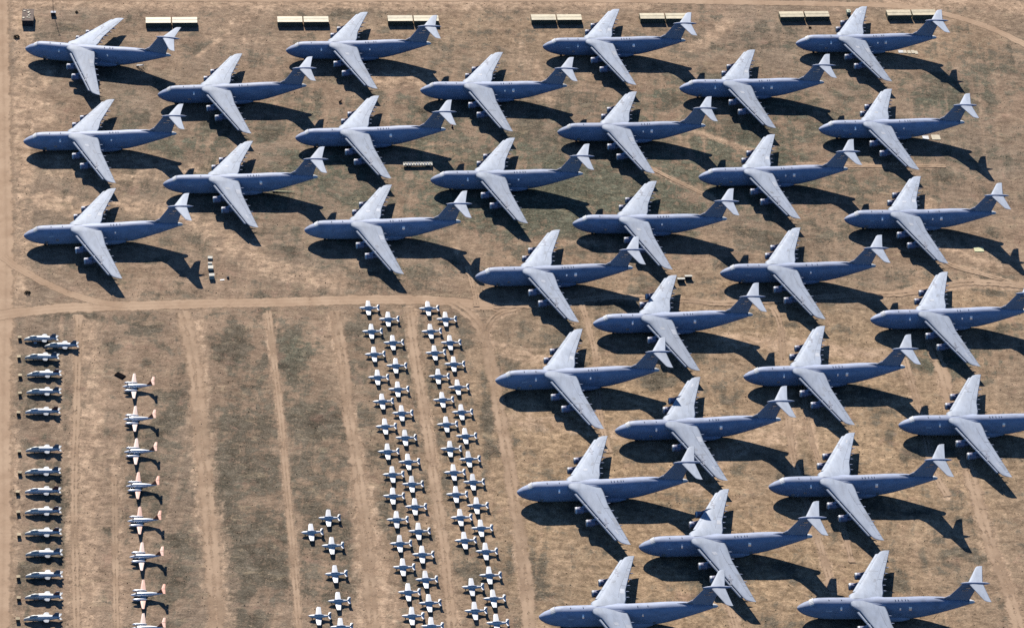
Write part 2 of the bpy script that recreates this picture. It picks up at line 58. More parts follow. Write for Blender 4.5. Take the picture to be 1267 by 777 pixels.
OLIVES = [(-9.18, 74.04, 82.6, 39.6, 0.7), (88.57, 92.38, 61.0, 40.3, 0.6), (-82.44, 52.37, 55.3, 32.1, 0.5), (140.96, 188.54, 48.1, 29.5, 0.35), (65.47, 157.62, 59.0, 35.8, 0.4), (-86.16, -67.4, 20.6, 33.8, 0.35), (-64.16, 107.05, 99.1, 41.0, 0.45), (135.47, 138.48, 78.3, 64.2, 0.4), (207.33, 168.31, 35.8, 58.6, 0.4), (-117.07, 64.26, 40.7, 32.5, 0.6), (-81.97, 91.48, 30.1, 26.7, 0.7), (-30.82, 58.55, 33.4, 25.8, 0.7), (-65.33, 23.05, 32.7, 24.8, 0.5), (20.95, 71.19, 48.7, 39.4, 0.85), (-2.51, 94.53, 22.7, 26.8, 0.7), (58.4, 75.69, 33.9, 39.6, 0.7), (96.37, 113.28, 30.8, 41.2, 0.5), (116.14, 142.99, 31.3, 28.1, 0.5), (-161.17, 88.43, 22.4, 13.2, 0.6), (199.59, -29.66, 21.5, 17.5, 0.7), (-208.49, 76.01, 14.8, 26.2, 0.3), (161.29, 107.81, 46.2, 27.1, 0.35)]
GOLD = [(46.64, -112.37, 88.3, 94.1, 0.8), (162.36, -99.84, 68.9, 89.7, 0.75), (93.35, -178.07, 98.3, 60.3, 0.85), (130.5, -25.95, 78.9, 35.4, 0.7), (24.31, -155.77, 19.8, 83.8, 0.8), (203.85, 5.85, 32.9, 24.3, 0.6), (95.25, 5.3, 50.9, 18.2, 0.5), (199.38, 232.91, 49.4, 30.8, 0.3), (-23.09, 204.21, 80.2, 29.9, 0.35)]
ROADS = [('perimeter_road', [(-269.01, 224.99), (-257.16, 159.5), (-240.56, 65.53), (-229.43, 3.73), (-220.39, -54.31), (-210.47, -119.27), (-199.16, -184.31), (-188.72, -253.58)], 11), ('cross_road', [(-225.97, -50.36), (-211.36, -45.23), (-194.51, -40.41), (-170.36, -36.48), (-135.68, -30.75), (-100.72, -25.56), (-65.61, -19.77), (-33.67, -16.68), (-8.59, -17.92), (2.1, -17.28)], 6.6), ('curving_track', [(-226.93, -6.9), (-220.13, -13.32), (-205.98, -23.58), (-192.42, -30.84), (-179.46, -34.61), (-166.95, -35.51)], 4.2), ('top_road', [(-275.82, 203.52), (-184.88, 213.93), (-105.08, 223.62), (-24.6, 234.92), (56.81, 244.04), (118.31, 249.78), (163.64, 254.16), (184.26, 255.31), (205.03, 251.87), (220.64, 245.88), (233.2, 238.78), (246.57, 227.73), (258.84, 215.2)], 4.6)]
TRACKLINES = [('wheel_track', [(-143.78, -36.92), (-134.83, -70.06), (-127.28, -110.15), (-119.08, -153.91), (-112.53, -193.21), (-104.52, -240.57)], 7.0), ('wheel_track', [(-106.4, -32.64), (-100.36, -66.19), (-93.41, -106.43), (-85.6, -156.24), (-79.59, -195.07), (-73.2, -237.4)], 3.0), ('wheel_track', [(-77.98, -29.39), (-71.05, -62.9), (-65.56, -100.16), (-58.54, -138.77), (-53.19, -169.92), (-48.78, -202.85), (-44.88, -234.53)], 5.6), ('wheel_track', [(-45.42, -22.73), (-39.79, -59.39), (-33.2, -99.83), (-26.75, -140.99), (-20.74, -177.8), (-14.26, -231.44)], 4.6), ('dirt_track', [(-26.44, -18.21), (-18.13, -26.62), (-11.79, -39.77), (-4.86, -74.97), (0.43, -108.41), (5.06, -137.59), (11.48, -181.74), (15.85, -228.39)], 6.0), ('dirt_track', [(3.88, -17.08), (-5.51, -22.84), (-10.08, -31.51), (-10.98, -41.97)], 3.6), ('wheel_track', [(-157.62, -149.92), (-153.15, -179.46), (-143.42, -244.5)], 2.8), ('wheel_track', [(-187.57, -44.82), (-179.38, -106.25), (-171.58, -165.04), (-158.49, -246.02)], 3.4), ('wheel_track', [(184.21, -19.87), (188.47, -42.84), (195.33, -106.29), (200.96, -153.63), (206.31, -181.82), (209.28, -208.83)], 6.2), ('wheel_track', [(114.95, -4.34), (118.53, -20.36), (119.45, -70.0), (122.16, -111.03), (129.09, -149.22), (135.26, -189.13)], 3.4), ('wheel_track', [(172.36, -34.43), (177.18, -73.5), (180.28, -107.91), (185.26, -125.53)], 3.4), ('wheel_track', [(30.15, -9.94), (37.06, -46.8), (40.05, -88.56), (44.62, -112.59)], 3.0), ('wheel_track', [(90.96, -190.35), (93.45, -199.58), (97.35, -220.15)], 3.0), ('dirt_track', [(146.0, 7.56), (171.58, 11.7), (186.42, 17.03), (205.12, 24.03), (236.25, 24.6)], 4.4), ('wheel_track', [(193.32, 39.81), (200.34, 34.47), (212.91, 30.41), (234.24, 22.55)], 2.8), ('dirt_track', [(-8.59, -17.92), (16.28, -13.89), (44.78, -5.29), (77.16, -3.94), (95.15, -4.25), (131.4, 4.08), (153.28, 8.4)], 4.2), ('wheel_track', [(128.83, 108.53), (157.56, 110.02), (199.99, 115.18)], 2.6), ('wheel_track', [(58.19, 97.94), (73.42, 86.61), (90.34, 74.35)], 2.6), ('wheel_track', [(-21.51, 9.83), (-18.66, -3.08), (-15.66, -19.32)], 2.6), ('wheel_track', [(126.6, -37.86), (127.46, -69.12), (130.62, -100.63), (140.73, -147.99), (143.77, -170.89)], 2.6)]

# ---------------------------------------------------------------- helpers
C = bpy.context.scene.collection
S = bpy.context.scene
R = math.radians
rnd = random.Random(7)

def link(o, parent=None):
    C.objects.link(o)
    if parent is not None:
        o.parent = parent
    return o

def empty(name, loc=(0, 0, 0), rz=0.0):
    o = bpy.data.objects.new(name, None)
    o.empty_display_size = 1.0
    o.location = loc
    o.rotation_euler = (0, 0, rz)
    return link(o)

def tag(o, label=None, cat=None, group=None, kind=None):
    if label: o['label'] = label
    if cat: o['category'] = cat
    if group: o['group'] = group
    if kind: o['kind'] = kind
    return o

KIDS = {}
def kids(o):
    return KIDS.get(o.name, [])

class MB:
    """collects vertices and faces of one mesh"""
    def __init__(self):
        self.v = []; self.f = []; self.smooth = []
    def add(self, verts, faces, smooth=False):
        n = len(self.v)
        self.v += [tuple(p) for p in verts]
        self.f += [tuple(i + n for i in fc) for fc in faces]
        self.smooth += [smooth] * len(faces)
        return self
    def box(self, c, s, rz=0.0, taper=1.0):
        x, y, z = c; a, b, h = s[0] / 2, s[1] / 2, s[2] / 2
        vs = []
        co, si = math.cos(rz), math.sin(rz)
        for dz, t in ((-h, 1.0), (h, taper)):
            for dx, dy in ((-a, -b), (a, -b), (a, b), (-a, b)):
                dx *= t; dy *= t
                vs.append((x + co * dx - si * dy, y + si * dx + co * dy, z + dz))
        return self.add(vs, [(3, 2, 1, 0), (4, 5, 6, 7), (0, 1, 5, 4), (1, 2, 6, 5), (2, 3, 7, 6), (3, 0, 4, 7)])
    def loft(self, rings, caps=True, smooth=True):
        n = len(rings[0]); vs = [p for r in rings for p in r]; fs = []
        for i in range(len(rings) - 1):
            for j in range(n):
                k = (j + 1) % n
                fs.append((i * n + j, i * n + k, (i + 1) * n + k, (i + 1) * n + j))
        self.add(vs, fs, smooth)
        if caps:
            self.add(rings[0], [tuple(range(n - 1, -1, -1))])
            self.add(rings[-1], [tuple(range(n))])
        return self
    def tube(self, pts, radii, n=12, caps=True):
        """round body along x-ish polyline"""
        rings = []
        for i, p in enumerate(pts):
            a = Vector(pts[max(i - 1, 0)]); b = Vector(pts[min(i + 1, len(pts) - 1)])
            d = (b - a).normalized()
            u = d.cross(Vector((0, 0, 1)))
            if u.length < 1e-3: u = Vector((1, 0, 0))
            u.normalize(); w = u.cross(d)
            rings.append([tuple(Vector(p) + radii[i] * (math.cos(2 * math.pi * k / n) * u + math.sin(2 * math.pi * k / n) * w)) for k in range(n)])
        return self.loft(rings, caps)
    def build(self, name, mat, parent=None, bevel=0.0):
        me = bpy.data.meshes.new(name)
        me.from_pydata(self.v, [], self.f)
        bm = bmesh.new(); bm.from_mesh(me)
        bmesh.ops.recalc_face_normals(bm, faces=bm.faces)
        if bevel:
            bmesh.ops.remove_doubles(bm, verts=bm.verts, dist=1e-4)
            bmesh.ops.bevel(bm, geom=[e for e in bm.edges], offset=bevel, segments=1, affect='EDGES')
        bm.to_mesh(me); bm.free()
        if not bevel:
            me.polygons.foreach_set('use_smooth', self.smooth)
        me.materials.append(mat)
        o = bpy.data.objects.new(name, me)
        link(o, parent)
        if parent is not None:
            KIDS.setdefault(parent.name, []).append(o)
        return o

def copy_tree(o, parent=None, drop=None):
    c = o.copy()
    link(c, parent)
    for ch in kids(o):
        if drop is None or not drop(ch): copy_tree(ch, c, drop)
    return c

def remove_tree(o):
    for ch in kids(o): remove_tree(ch)
    KIDS.pop(o.name, None)
    bpy.data.objects.remove(o)

def own_mat(o, m):
    o.material_slots[0].link = 'OBJECT'; o.material_slots[0].material = m

def foil(n=7, t=0.12):
    """closed airfoil outline (u along chord 0..1, h thickness)"""
    up = []; lo = []
    for i in range(n + 1):
        u = 0.5 * (1 - math.cos(math.pi * i / n))
        h = 5 * t * (0.2969 * math.sqrt(u) - 0.126 * u - 0.3516 * u ** 2 + 0.2843 * u ** 3 - 0.1036 * u ** 4)
        up.append((u, h)); lo.append((u, -h * 0.75))
    return up + lo[-2:0:-1]

def wing_mesh(secs, t=0.12, vertical=False, twist=0.0):
    """secs: (span, xLE, xTE, height)"""
    m = MB(); rings = []
    for i, (s, a, b, z) in enumerate(secs):
        c = b - a; r = []
        k = t(i / (len(secs) - 1)) if callable(t) else t
        for u, h in foil(7, k):
            zz = h * c + twist * (0.5 - u) * c
            r.append((a + u * c, z + zz, s) if vertical else (a + u * c, s, z + zz))
        rings.append(r)
    return m.loft(rings)

# ---------------------------------------------------------------- materials
def new_mat(name):
    m = bpy.data.materials.new(name); m.use_nodes = True
    nt = m.node_tree
    b = nt.nodes['Principled BSDF']
    return m, nt, b

def N(nt, typ, **kw):
    n = nt.nodes.new(typ)
    for k, v in kw.items():
        if k == 'inp':
            for a, c in v.items(): n.inputs[a].default_value = c
        else: setattr(n, k, v)
    return n

def mixc(nt, fac, a, b, mode='MIX'):
    n = nt.nodes.new('ShaderNodeMix'); n.data_type = 'RGBA'; n.blend_type = mode
    def put(s, v):
        if isinstance(v, (tuple, list)): s.default_value = (*v[:3], 1)
        elif isinstance(v, (int, float)): s.default_value = v
        else: nt.links.new(v, s)
    put(n.inputs[0], fac); put(n.inputs[6], a); put(n.inputs[7], b)
    return n.outputs[2]

def ramp(nt, src, p0, p1, v0=0.0, v1=1.0):
    n = nt.nodes.new('ShaderNodeMapRange'); n.interpolation_type = 'SMOOTHSTEP'
    n.inputs[1].default_value = p0; n.inputs[2].default_value = p1
    n.inputs[3].default_value = v0; n.inputs[4].default_value = v1
    nt.links.new(src, n.inputs[0]); return n.outputs[0]

def math_n(nt, op, a, b=None):
    n = nt.nodes.new('ShaderNodeMath'); n.operation = op
    for i, v in enumerate((a, b)):
        if v is None: continue
        if isinstance(v, (int, float)): n.inputs[i].default_value = v
        else: nt.links.new(v, n.inputs[i])
    return n.outputs[0]

def noise(nt, vec, scale, detail=4, rough=0.55, dist=0.0):
    n = nt.nodes.new('ShaderNodeTexNoise')
    n.inputs['Scale'].default_value = scale; n.inputs['Detail'].default_value = detail
    n.inputs['Roughness'].default_value = rough; n.inputs['Distortion'].default_value = dist
    if vec is not None: nt.links.new(vec, n.inputs['Vector'])
    return n.outputs['Fac']

def paint(name, col, rough=0.5, dirt=0.12, streak=(0.35, 0.5, 0.5), var=0.08, spec=0.35, metal=0.0):
    """weathered paint: blotches, streaks and a slight tone of its own on every object"""
    m, nt, b = new_mat(name)
    tc = N(nt, 'ShaderNodeTexCoord'); oi = N(nt, 'ShaderNodeObjectInfo')
    mp = N(nt, 'ShaderNodeMapping'); mp.inputs['Scale'].default_value = streak
    off = N(nt, 'ShaderNodeVectorMath', operation='MULTIPLY_ADD')
    nt.links.new(tc.outputs['Object'], off.inputs[0]); off.inputs[1].default_value = (1, 1, 1)
    cmb = N(nt, 'ShaderNodeCombineXYZ')
    k = math_n(nt, 'MULTIPLY', oi.outputs['Random'], 90.0)
    nt.links.new(k, cmb.inputs[0]); nt.links.new(k, cmb.inputs[1])
    nt.links.new(cmb.outputs[0], off.inputs[2])
    nt.links.new(off.outputs[0], mp.inputs[0])
    f1 = ramp(nt, noise(nt, mp.outputs[0], 1.0, 5, 0.62), 0.35, 0.75)
    f2 = ramp(nt, noise(nt, off.outputs[0], 0.12, 3, 0.5), 0.3, 0.7)
    dark = tuple(c * (1 - dirt * 2.2) for c in col); warm = (col[0] * 0.98, col[1] * 0.93, col[2] * 0.86)
    c1 = mixc(nt, f1, col, dark)
    c2 = mixc(nt, math_n(nt, 'MULTIPLY', f2, 0.35), c1, warm)
    hs = N(nt, 'ShaderNodeHueSaturation'); nt.links.new(c2, hs.inputs['Color'])
    vv = N(nt, 'ShaderNodeMapRange'); vv.inputs[3].default_value = 1 - var; vv.inputs[4].default_value = 1 + var
    nt.links.new(oi.outputs['Random'], vv.inputs[0]); nt.links.new(vv.outputs[0], hs.inputs['Value'])
    nt.links.new(hs.outputs[0], b.inputs['Base Color'])
    b.inputs['Roughness'].default_value = rough; b.inputs['Metallic'].default_value = metal
    b.inputs['Specular IOR Level'].default_value = spec
    return m

GREY = paint('transport_grey_paint', (0.37, 0.42, 0.55), 0.55, 0.15, (0.25, 0.6, 0.6), 0.09)
WINGG = paint('wing_grey_paint', (0.415, 0.46, 0.535), 0.6, 0.11, (0.5, 0.16, 0.5), 0.08)
FING = paint('fin_grey_paint', (0.42, 0.42, 0.49), 0.55, 0.10, (0.4, 0.4, 0.5), 0.06)
DARKG = paint('dark_marking_grey', (0.20, 0.22, 0.26), 0.6, 0.1)
MARK = paint('faded_insignia_grey', (0.37, 0.39, 0.45), 0.6, 0.2)
PALEM = paint('pale_sealant_white', (0.78, 0.79, 0.80), 0.6, 0.12, var=0.12)
HATCHM = paint('foil_taped_hatch', (0.80, 0.82, 0.86), 0.3, 0.15, var=0.15, metal=0.75)
PATCHA = paint('replaced_panel_pale', (0.56, 0.58, 0.62), 0.6, 0.12)
PATCHB = paint('replaced_panel_grey', (0.36, 0.385, 0.43), 0.6, 0.15)
STEN = paint('stencil_pale_grey', (0.70, 0.71, 0.78), 0.5, 0.2)
ALLOY = paint('bare_alloy', (0.74, 0.75, 0.77), 0.4, 0.12, spec=0.6)
NAC = paint('nacelle_grey', (0.30, 0.30, 0.40), 0.45, 0.14, (0.8, 0.8, 0.8), 0.08)
RUBBER = paint('tyre_rubber', (0.03, 0.03, 0.032), 0.8, 0.1)
DARK = paint('dark_metal', (0.055, 0.055, 0.06), 0.6, 0.1)
WHITE = paint('white_aircraft_paint', (0.86, 0.86, 0.85), 0.35, 0.06, (1.2, 1.2, 1.2), 0.04)
ORANGE = paint('faded_orange_paint', (0.74, 0.26, 0.13), 0.5, 0.12, (1, 1, 1), 0.15)
CORAL = paint('sun_bleached_coral_paint', (0.83, 0.60, 0.50), 0.5, 0.10, (1, 1, 1), 0.05)
BELLY = paint('faded_red_belly_paint', (0.46, 0.19, 0.15), 0.5, 0.12, (1, 1, 1), 0.3)
CANOPY = paint('covered_canopy', (0.55, 0.60, 0.68), 0.35, 0.1, (1, 1, 1), 0.1)
JETG = paint('gull_grey_paint', (0.76, 0.77, 0.77), 0.45, 0.12, (0.7, 0.9, 0.9), 0.08, metal=0.2)
STUBW = paint('dusty_white_cover', (0.60, 0.61, 0.61), 0.6, 0.15, (1, 1, 1), 0.12)
JETN = paint('primer_nose_grey', (0.74, 0.73, 0.67), 0.45, 0.14, (0.7, 0.9, 0.9), 0.10, metal=0.2)
MAROON = paint('dull_red_fin_paint', (0.22, 0.08, 0.07), 0.55, 0.16, (1, 1, 1), 0.3)
SHELL = paint('cream_container_paint', (0.66, 0.565, 0.37), 0.5, 0.14, (0.5, 0.5, 0.9), 0.10)
GLOSSW = paint('glossy_white_paint', (0.86, 0.87, 0.89), 0.3, 0.06, (1.2, 1.2, 1.2), 0.04, metal=0.4)
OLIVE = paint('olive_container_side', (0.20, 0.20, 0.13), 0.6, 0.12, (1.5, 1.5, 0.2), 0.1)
CRATE = paint('weathered_timber', (0.58, 0.46, 0.29), 0.8, 0.2, (1.5, 1.5, 1.5), 0.15)
CRATED = paint('brown_timber_side', (0.20, 0.12, 0.07), 0.8, 0.2, (1.5, 1.5, 1.5), 0.15)
BROWN = paint('dusty_brown_roof', (0.20, 0.15, 0.12), 0.9, 0.25, (0.6, 0.6, 0.6), 0.1)
BLACKT = paint('black_tarpaulin', (0.008, 0.007, 0.009), 0.95, 0.1, spec=0.03)
BOARD = paint('pale_board', (0.66, 0.58, 0.43), 0.7, 0.12, (1, 1, 1), 0.06)
STRAWY = paint('pale_yellow_paint', (0.72, 0.70, 0.40), 0.6, 0.15, (1, 1, 1), 0.1)
BEIGE = paint('beige_lid_paint', (0.60, 0.57, 0.48), 0.6, 0.15, (1, 1, 1), 0.1)
TRAILM = paint('pale_trailer_paint', (0.60, 0.57, 0.48), 0.6, 0.12, (1, 1, 1), 0.06)
BUSHM = paint('dry_bush_leaf', (0.075, 0.075, 0.045), 0.9, 0.3, (3, 3, 3), 0.3)

def ground_nodes(nt, b, road=False):
    geo = N(nt, 'ShaderNodeNewGeometry'); P = geo.outputs['Position']
    big = noise(nt, P, 0.011, 4, 0.6, 0.3)
    mid = noise(nt, P, 0.06, 6, 0.68, 0.5)
    fine = noise(nt, P, 0.32, 6, 0.72, 0.4)
    grit = noise(nt, P, 1.3, 4, 0.75)
    mp = N(nt, 'ShaderNodeMapping'); mp.inputs['Rotation'].default_value = (0, 0, R(-7)); mp.inputs['Scale'].default_value = (0.9, 0.07, 1)
    nt.links.new(P, mp.inputs[0])
    streak = noise(nt, mp.outputs[0], 0.28, 4, 0.6, 0.6)
    return P, big, mid, fine, grit, streak

def make_ground_mat():
    m, nt, b = new_mat('dry_desert_soil')
    P, big, mid, fine, grit, streak = ground_nodes(nt, b)
    at = N(nt, 'ShaderNodeAttribute', attribute_name='veg').outputs['Fac']
    tr = N(nt, 'ShaderNodeAttribute', attribute_name='track').outputs['Fac']
    gold = N(nt, 'ShaderNodeAttribute', attribute_name='gold').outputs['Fac']
    soil = mixc(nt, ramp(nt, mid, 0.3, 0.72), SOIL_A, SOIL_B)
    soil = mixc(nt, math_n(nt, 'MULTIPLY', ramp(nt, big, 0.4, 0.65), 0.6), soil, SOIL_C)
    soil = mixc(nt, gold, soil, mixc(nt, ramp(nt, fine, 0.35, 0.7), GOLD_A, GOLD_B))
    soil = mixc(nt, math_n(nt, 'MULTIPLY', ramp(nt, streak, 0.52, 0.75), 0.35), soil, TRACK_A)
    # dead grass and olive weeds
    med = noise(nt, P, 0.16, 5, 0.7, 0.6)
    olive = N(nt, 'ShaderNodeAttribute', attribute_name='olive').outputs['Fac']
    grass = mixc(nt, ramp(nt, med, 0.32, 0.68), VEG_A, VEG_B)
    om = math_n(nt, 'ADD', olive, math_n(nt, 'MULTIPLY', math_n(nt, 'SUBTRACT', noise(nt, P, 0.045, 5, 0.65), 0.5), 1.6))
    grass = mixc(nt, math_n(nt, 'MULTIPLY', ramp(nt, om, 0.08, 0.65), 0.88), grass, mixc(nt, ramp(nt, fine, 0.35, 0.65), VEG_C, tuple(c * 1.6 for c in VEG_C)))
    vm = math_n(nt, 'ADD', math_n(nt, 'MULTIPLY', at, 1.15), math_n(nt, 'MULTIPLY', math_n(nt, 'SUBTRACT', mid, 0.5), 2.6))
    vm = math_n(nt, 'ADD', vm, math_n(nt, 'MULTIPLY', math_n(nt, 'SUBTRACT', fine, 0.5), 1.3))
    vm = math_n(nt, 'ADD', vm, math_n(nt, 'MULTIPLY', math_n(nt, 'SUBTRACT', med, 0.5), 1.5))
    vm = math_n(nt, 'SUBTRACT', vm, math_n(nt, 'MULTIPLY', math_n(nt, 'SUBTRACT', streak, 0.5), 0.9))
    col = mixc(nt, math_n(nt, 'MULTIPLY', ramp(nt, vm, 0.12, 0.62), 0.92), soil, grass)
    # reddish bare patches
    rd = ramp(nt, noise(nt, P, 0.09, 5, 0.7, 0.8), 0.56, 0.72)
    col = mixc(nt, math_n(nt, 'MULTIPLY', rd, 0.45), col, (.34, .205, .145))
    # bare wheel tracks
    tm = math_n(nt, 'ADD', tr, math_n(nt, 'MULTIPLY', math_n(nt, 'SUBTRACT', fine, 0.5), 1.0))
    tm = math_n(nt, 'ADD', tm, math_n(nt, 'MULTIPLY', math_n(nt, 'SUBTRACT', med, 0.5), 1.7))
    tm = math_n(nt, 'ADD', tm, math_n(nt, 'MULTIPLY', math_n(nt, 'SUBTRACT', streak, 0.5), 0.6))
    tcol = mixc(nt, ramp(nt, med, 0.35, 0.7), TRACK_A, TRACK_B)
    col = mixc(nt, math_n(nt, 'MULTIPLY', ramp(nt, tm, 0.12, 0.8), ramp(nt, tr, 0.02, 0.3)), col, tcol)
    # broad light and dark patches of crust and litter, drawn out by the wind
    m2 = N(nt, 'ShaderNodeMapping'); m2.inputs['Rotation'].default_value = (0, 0, R(-6)); m2.inputs['Scale'].default_value = (0.45, 1.0, 1)
    nt.links.new(P, m2.inputs[0])
    pa = noise(nt, m2.outputs[0], 0.065, 8, 0.74, 0.9); pb = noise(nt, m2.outputs[0], 0.42, 5, 0.72, 0.5)
    pt = N(nt, 'ShaderNodeMapRange'); pt.inputs[1].default_value = 0.36; pt.inputs[2].default_value = 0.64; pt.inputs[3].default_value = 0.58; pt.inputs[4].default_value = 1.46
    nt.links.new(math_n(nt, 'ADD', math_n(nt, 'MULTIPLY', pa, 0.55), math_n(nt, 'MULTIPLY', pb, 0.45)), pt.inputs[0])
    damp = math_n(nt, 'SUBTRACT', 1.0, math_n(nt, 'MULTIPLY', tr, 0.55))
    pv = math_n(nt, 'ADD', 1.0, math_n(nt, 'MULTIPLY', math_n(nt, 'SUBTRACT', pt.outputs[0], 1.0), damp))
    h0 = N(nt, 'ShaderNodeHueSaturation'); nt.links.new(col, h0.inputs['Color']); nt.links.new(pv, h0.inputs['Value']); col = h0.outputs[0]
    straw = ramp(nt, noise(nt, m2.outputs[0], 0.22, 6, 0.75, 1.2), 0.54, 0.70)
    col = mixc(nt, math_n(nt, 'MULTIPLY', straw, 0.5), col, (.46, .35, .22))
    # fine speckle: tufts and pebbles
    col = mixc(nt, math_n(nt, 'MULTIPLY', ramp(nt, grit, 0.55, 0.68), 0.5), col, tuple(c * 0.5 for c in VEG_A))
    col = mixc(nt, math_n(nt, 'MULTIPLY', ramp(nt, grit, 0.46, 0.32), 0.5), col, tuple(min(1, c * 1.15) for c in TRACK_B))
    hs = N(nt, 'ShaderNodeHueSaturation'); nt.links.new(col, hs.inputs['Color'])
    vv = N(nt, 'ShaderNodeMapRange'); vv.inputs[1].default_value = 0.3; vv.inputs[2].default_value = 0.7
    vv.inputs[3].default_value = 0.72; vv.inputs[4].default_value = 1.28
    nt.links.new(fine, vv.inputs[0]); nt.links.new(vv.outputs[0], hs.inputs['Value'])
    nt.links.new(hs.outputs[0], b.inputs['Base Color'])
    b.inputs['Roughness'].default_value = 1.0; b.inputs['Specular IOR Level'].default_value = 0.05
    bp = N(nt, 'ShaderNodeBump'); bp.inputs['Strength'].default_value = 0.7; bp.inputs['Distance'].default_value = 0.6
    nt.links.new(math_n(nt, 'ADD', fine, math_n(nt, 'MULTIPLY', grit, 0.35)), bp.inputs['Height'])
    nt.links.new(bp.outputs[0], b.inputs['Normal'])
    return m

def make_road_mat(track=False):
    m, nt, b = new_mat('worn_wheel_track' if track else 'bare_dirt_road')
    P, big, mid, fine, grit, streak = ground_nodes(nt, b)
    ed = N(nt, 'ShaderNodeAttribute', attribute_name='edge').outputs['Fac']
    st = N(nt, 'ShaderNodeAttribute', attribute_name='rut').outputs['Fac']
    col = mixc(nt, ramp(nt, mid, 0.3, 0.7), TRACK_A, TRACK_B)
    if track: col = mixc(nt, math_n(nt, 'MULTIPLY', math_n(nt, 'MULTIPLY', st, ramp(nt, noise(nt, P, 0.12, 4, 0.65), 0.38, 0.62)), 0.55), col, tuple(c * 1.12 for c in TRACK_B))
    rn = math_n(nt, 'ADD', math_n(nt, 'MULTIPLY', st, 0.2 if track else 1.0), math_n(nt, 'MULTIPLY', math_n(nt, 'SUBTRACT', fine, 0.5), 1.2))
    col = mixc(nt, math_n(nt, 'MULTIPLY', ramp(nt, rn, 0.4, 1.1), 0.3), col, tuple(c * 0.66 for c in TRACK_A))
    col = mixc(nt, math_n(nt, 'MULTIPLY', ramp(nt, fine, 0.55, 0.75), 0.45), col, SOIL_A)
    nt.links.new(col, b.inputs['Base Color'])
    b.inputs['Roughness'].default_value = 1.0; b.inputs['Specular IOR Level'].default_value = 0.05
    a = math_n(nt, 'ADD', ed, math_n(nt, 'MULTIPLY', math_n(nt, 'SUBTRACT', fine, 0.5), 0.9))
    a = math_n(nt, 'ADD', a, math_n(nt, 'MULTIPLY', math_n(nt, 'SUBTRACT', mid, 0.5), 0.5))
    big2 = noise(nt, P, 0.03, 4, 0.6)
    a = math_n(nt, 'ADD', a, math_n(nt, 'MULTIPLY', math_n(nt, 'SUBTRACT', noise(nt, P, 0.16, 5, 0.7), 0.5), 2.0 if track else 1.4))
    al = math_n(nt, 'MULTIPLY', ramp(nt, a, 0.25, 0.75), ramp(nt, ed, 0.0, 0.2))
    if track: al = math_n(nt, 'MULTIPLY', al, ramp(nt, big2, 0.32, 0.55, 0.45, 0.9))
    nt.links.new(al, b.inputs['Alpha'])
    return m

# ---------------------------------------------------------------- setting: ground, roads
def polyd(px, py, pts, widths):
    """distance field of a polyline divided by its half width -> 1 on the line, 0 at the edge"""
    best = np.zeros_like(px)
    for i in range(len(pts) - 1):
        (x0, y0), (x1, y1) = pts[i], pts[i + 1]
        dx, dy = x1 - x0, y1 - y0; L2 = dx * dx + dy * dy
        t = np.clip(((px - x0) * dx + (py - y0) * dy) / L2, 0, 1)
        d = np.hypot(px - x0 - t * dx, py - y0 - t * dy)
        hw = (widths[i] + t * (widths[i + 1] - widths[i])) / 2
        best = np.maximum(best, np.clip(1.35 - 1.1 * d / hw, 0, 1))
    return best

def build_ground():
    X0, X1, Y0, Y1, st = -330.0, 330.0, -300.0, 345.0, 1.5
    nx = int((X1 - X0) / st) + 1; ny = int((Y1 - Y0) / st) + 1
    xs = np.linspace(X0, X1, nx); ys = np.linspace(Y0, Y1, ny)
    gx, gy = np.meshgrid(xs, ys); px = gx.ravel(); py = gy.ravel()
    veg = np.zeros_like(px); gold = np.zeros_like(px); olive = np.zeros_like(px); track = np.zeros_like(px)
    wob = 6 * np.sin(px * 0.045 + 1.3 * np.sin(py * 0.031)) + 5 * np.sin(py * 0.06 + px * 0.021)
    for (x, y, rx, ry, a) in VEG:
        q = ((px - x + wob) / rx) ** 2 + ((py - y + wob * .7) / ry) ** 2
        veg = np.maximum(veg, a * np.exp(-q * 0.9))
    for (x, y, rx, ry, a) in OLIVES:
        q = ((px - x + wob) / rx) ** 2 + ((py - y + wob * .7) / ry) ** 2
        olive = np.maximum(olive, a * np.exp(-q * 0.9))
    for (x, y, rx, ry, a) in GOLD:
        q = ((px - x + wob) / rx) ** 2 + ((py - y) / ry) ** 2
        gold = np.maximum(gold, a * np.exp(-q * 0.9))
    for pts, w, a in TRACKS:
        track = np.maximum(track, a * polyd(px + wob * .12, py, pts, w))
    veg = veg * (1 - .9 * track)
    v = [(float(a), float(b), 0.0) for a, b in zip(px, py)]
    idx = np.arange(nx * ny).reshape(ny, nx)
    f = np.stack([idx[:-1, :-1], idx[:-1, 1:], idx[1:, 1:], idx[1:, :-1]], -1).reshape(-1, 4).tolist()
    # outer desert to the horizon, joined to the grid's corners
    n = len(v); B = 9000.0
    v += [(-B, -B, 0), (B, -B, 0), (B, B, 0), (-B, B, 0)]
    bot = idx[0].tolist(); top = idx[-1].tolist(); lef = idx[:, 0].tolist(); rig = idx[:, -1].tolist()
    f.append([n, n + 1] + bot[::-1]); f.append([n + 1, n + 2] + rig[::-1])
    f.append([n + 2, n + 3] + top); f.append([n + 3, n] + lef)
    me = bpy.data.meshes.new('desert_ground'); me.from_pydata(v, [], f)
    for nm, arr in (('veg', veg), ('gold', gold), ('olive', olive), ('track', track)):
        at = me.attributes.new(nm, 'FLOAT', 'POINT')
        at.data.foreach_set('value', np.concatenate([arr, np.full(4, 0.2 if nm == 'veg' else 0.0)]).astype(np.float32))
    me.materials.append(make_ground_mat())
    o = bpy.data.objects.new('desert_ground', me); link(o); tag(o, kind='structure')
    return o

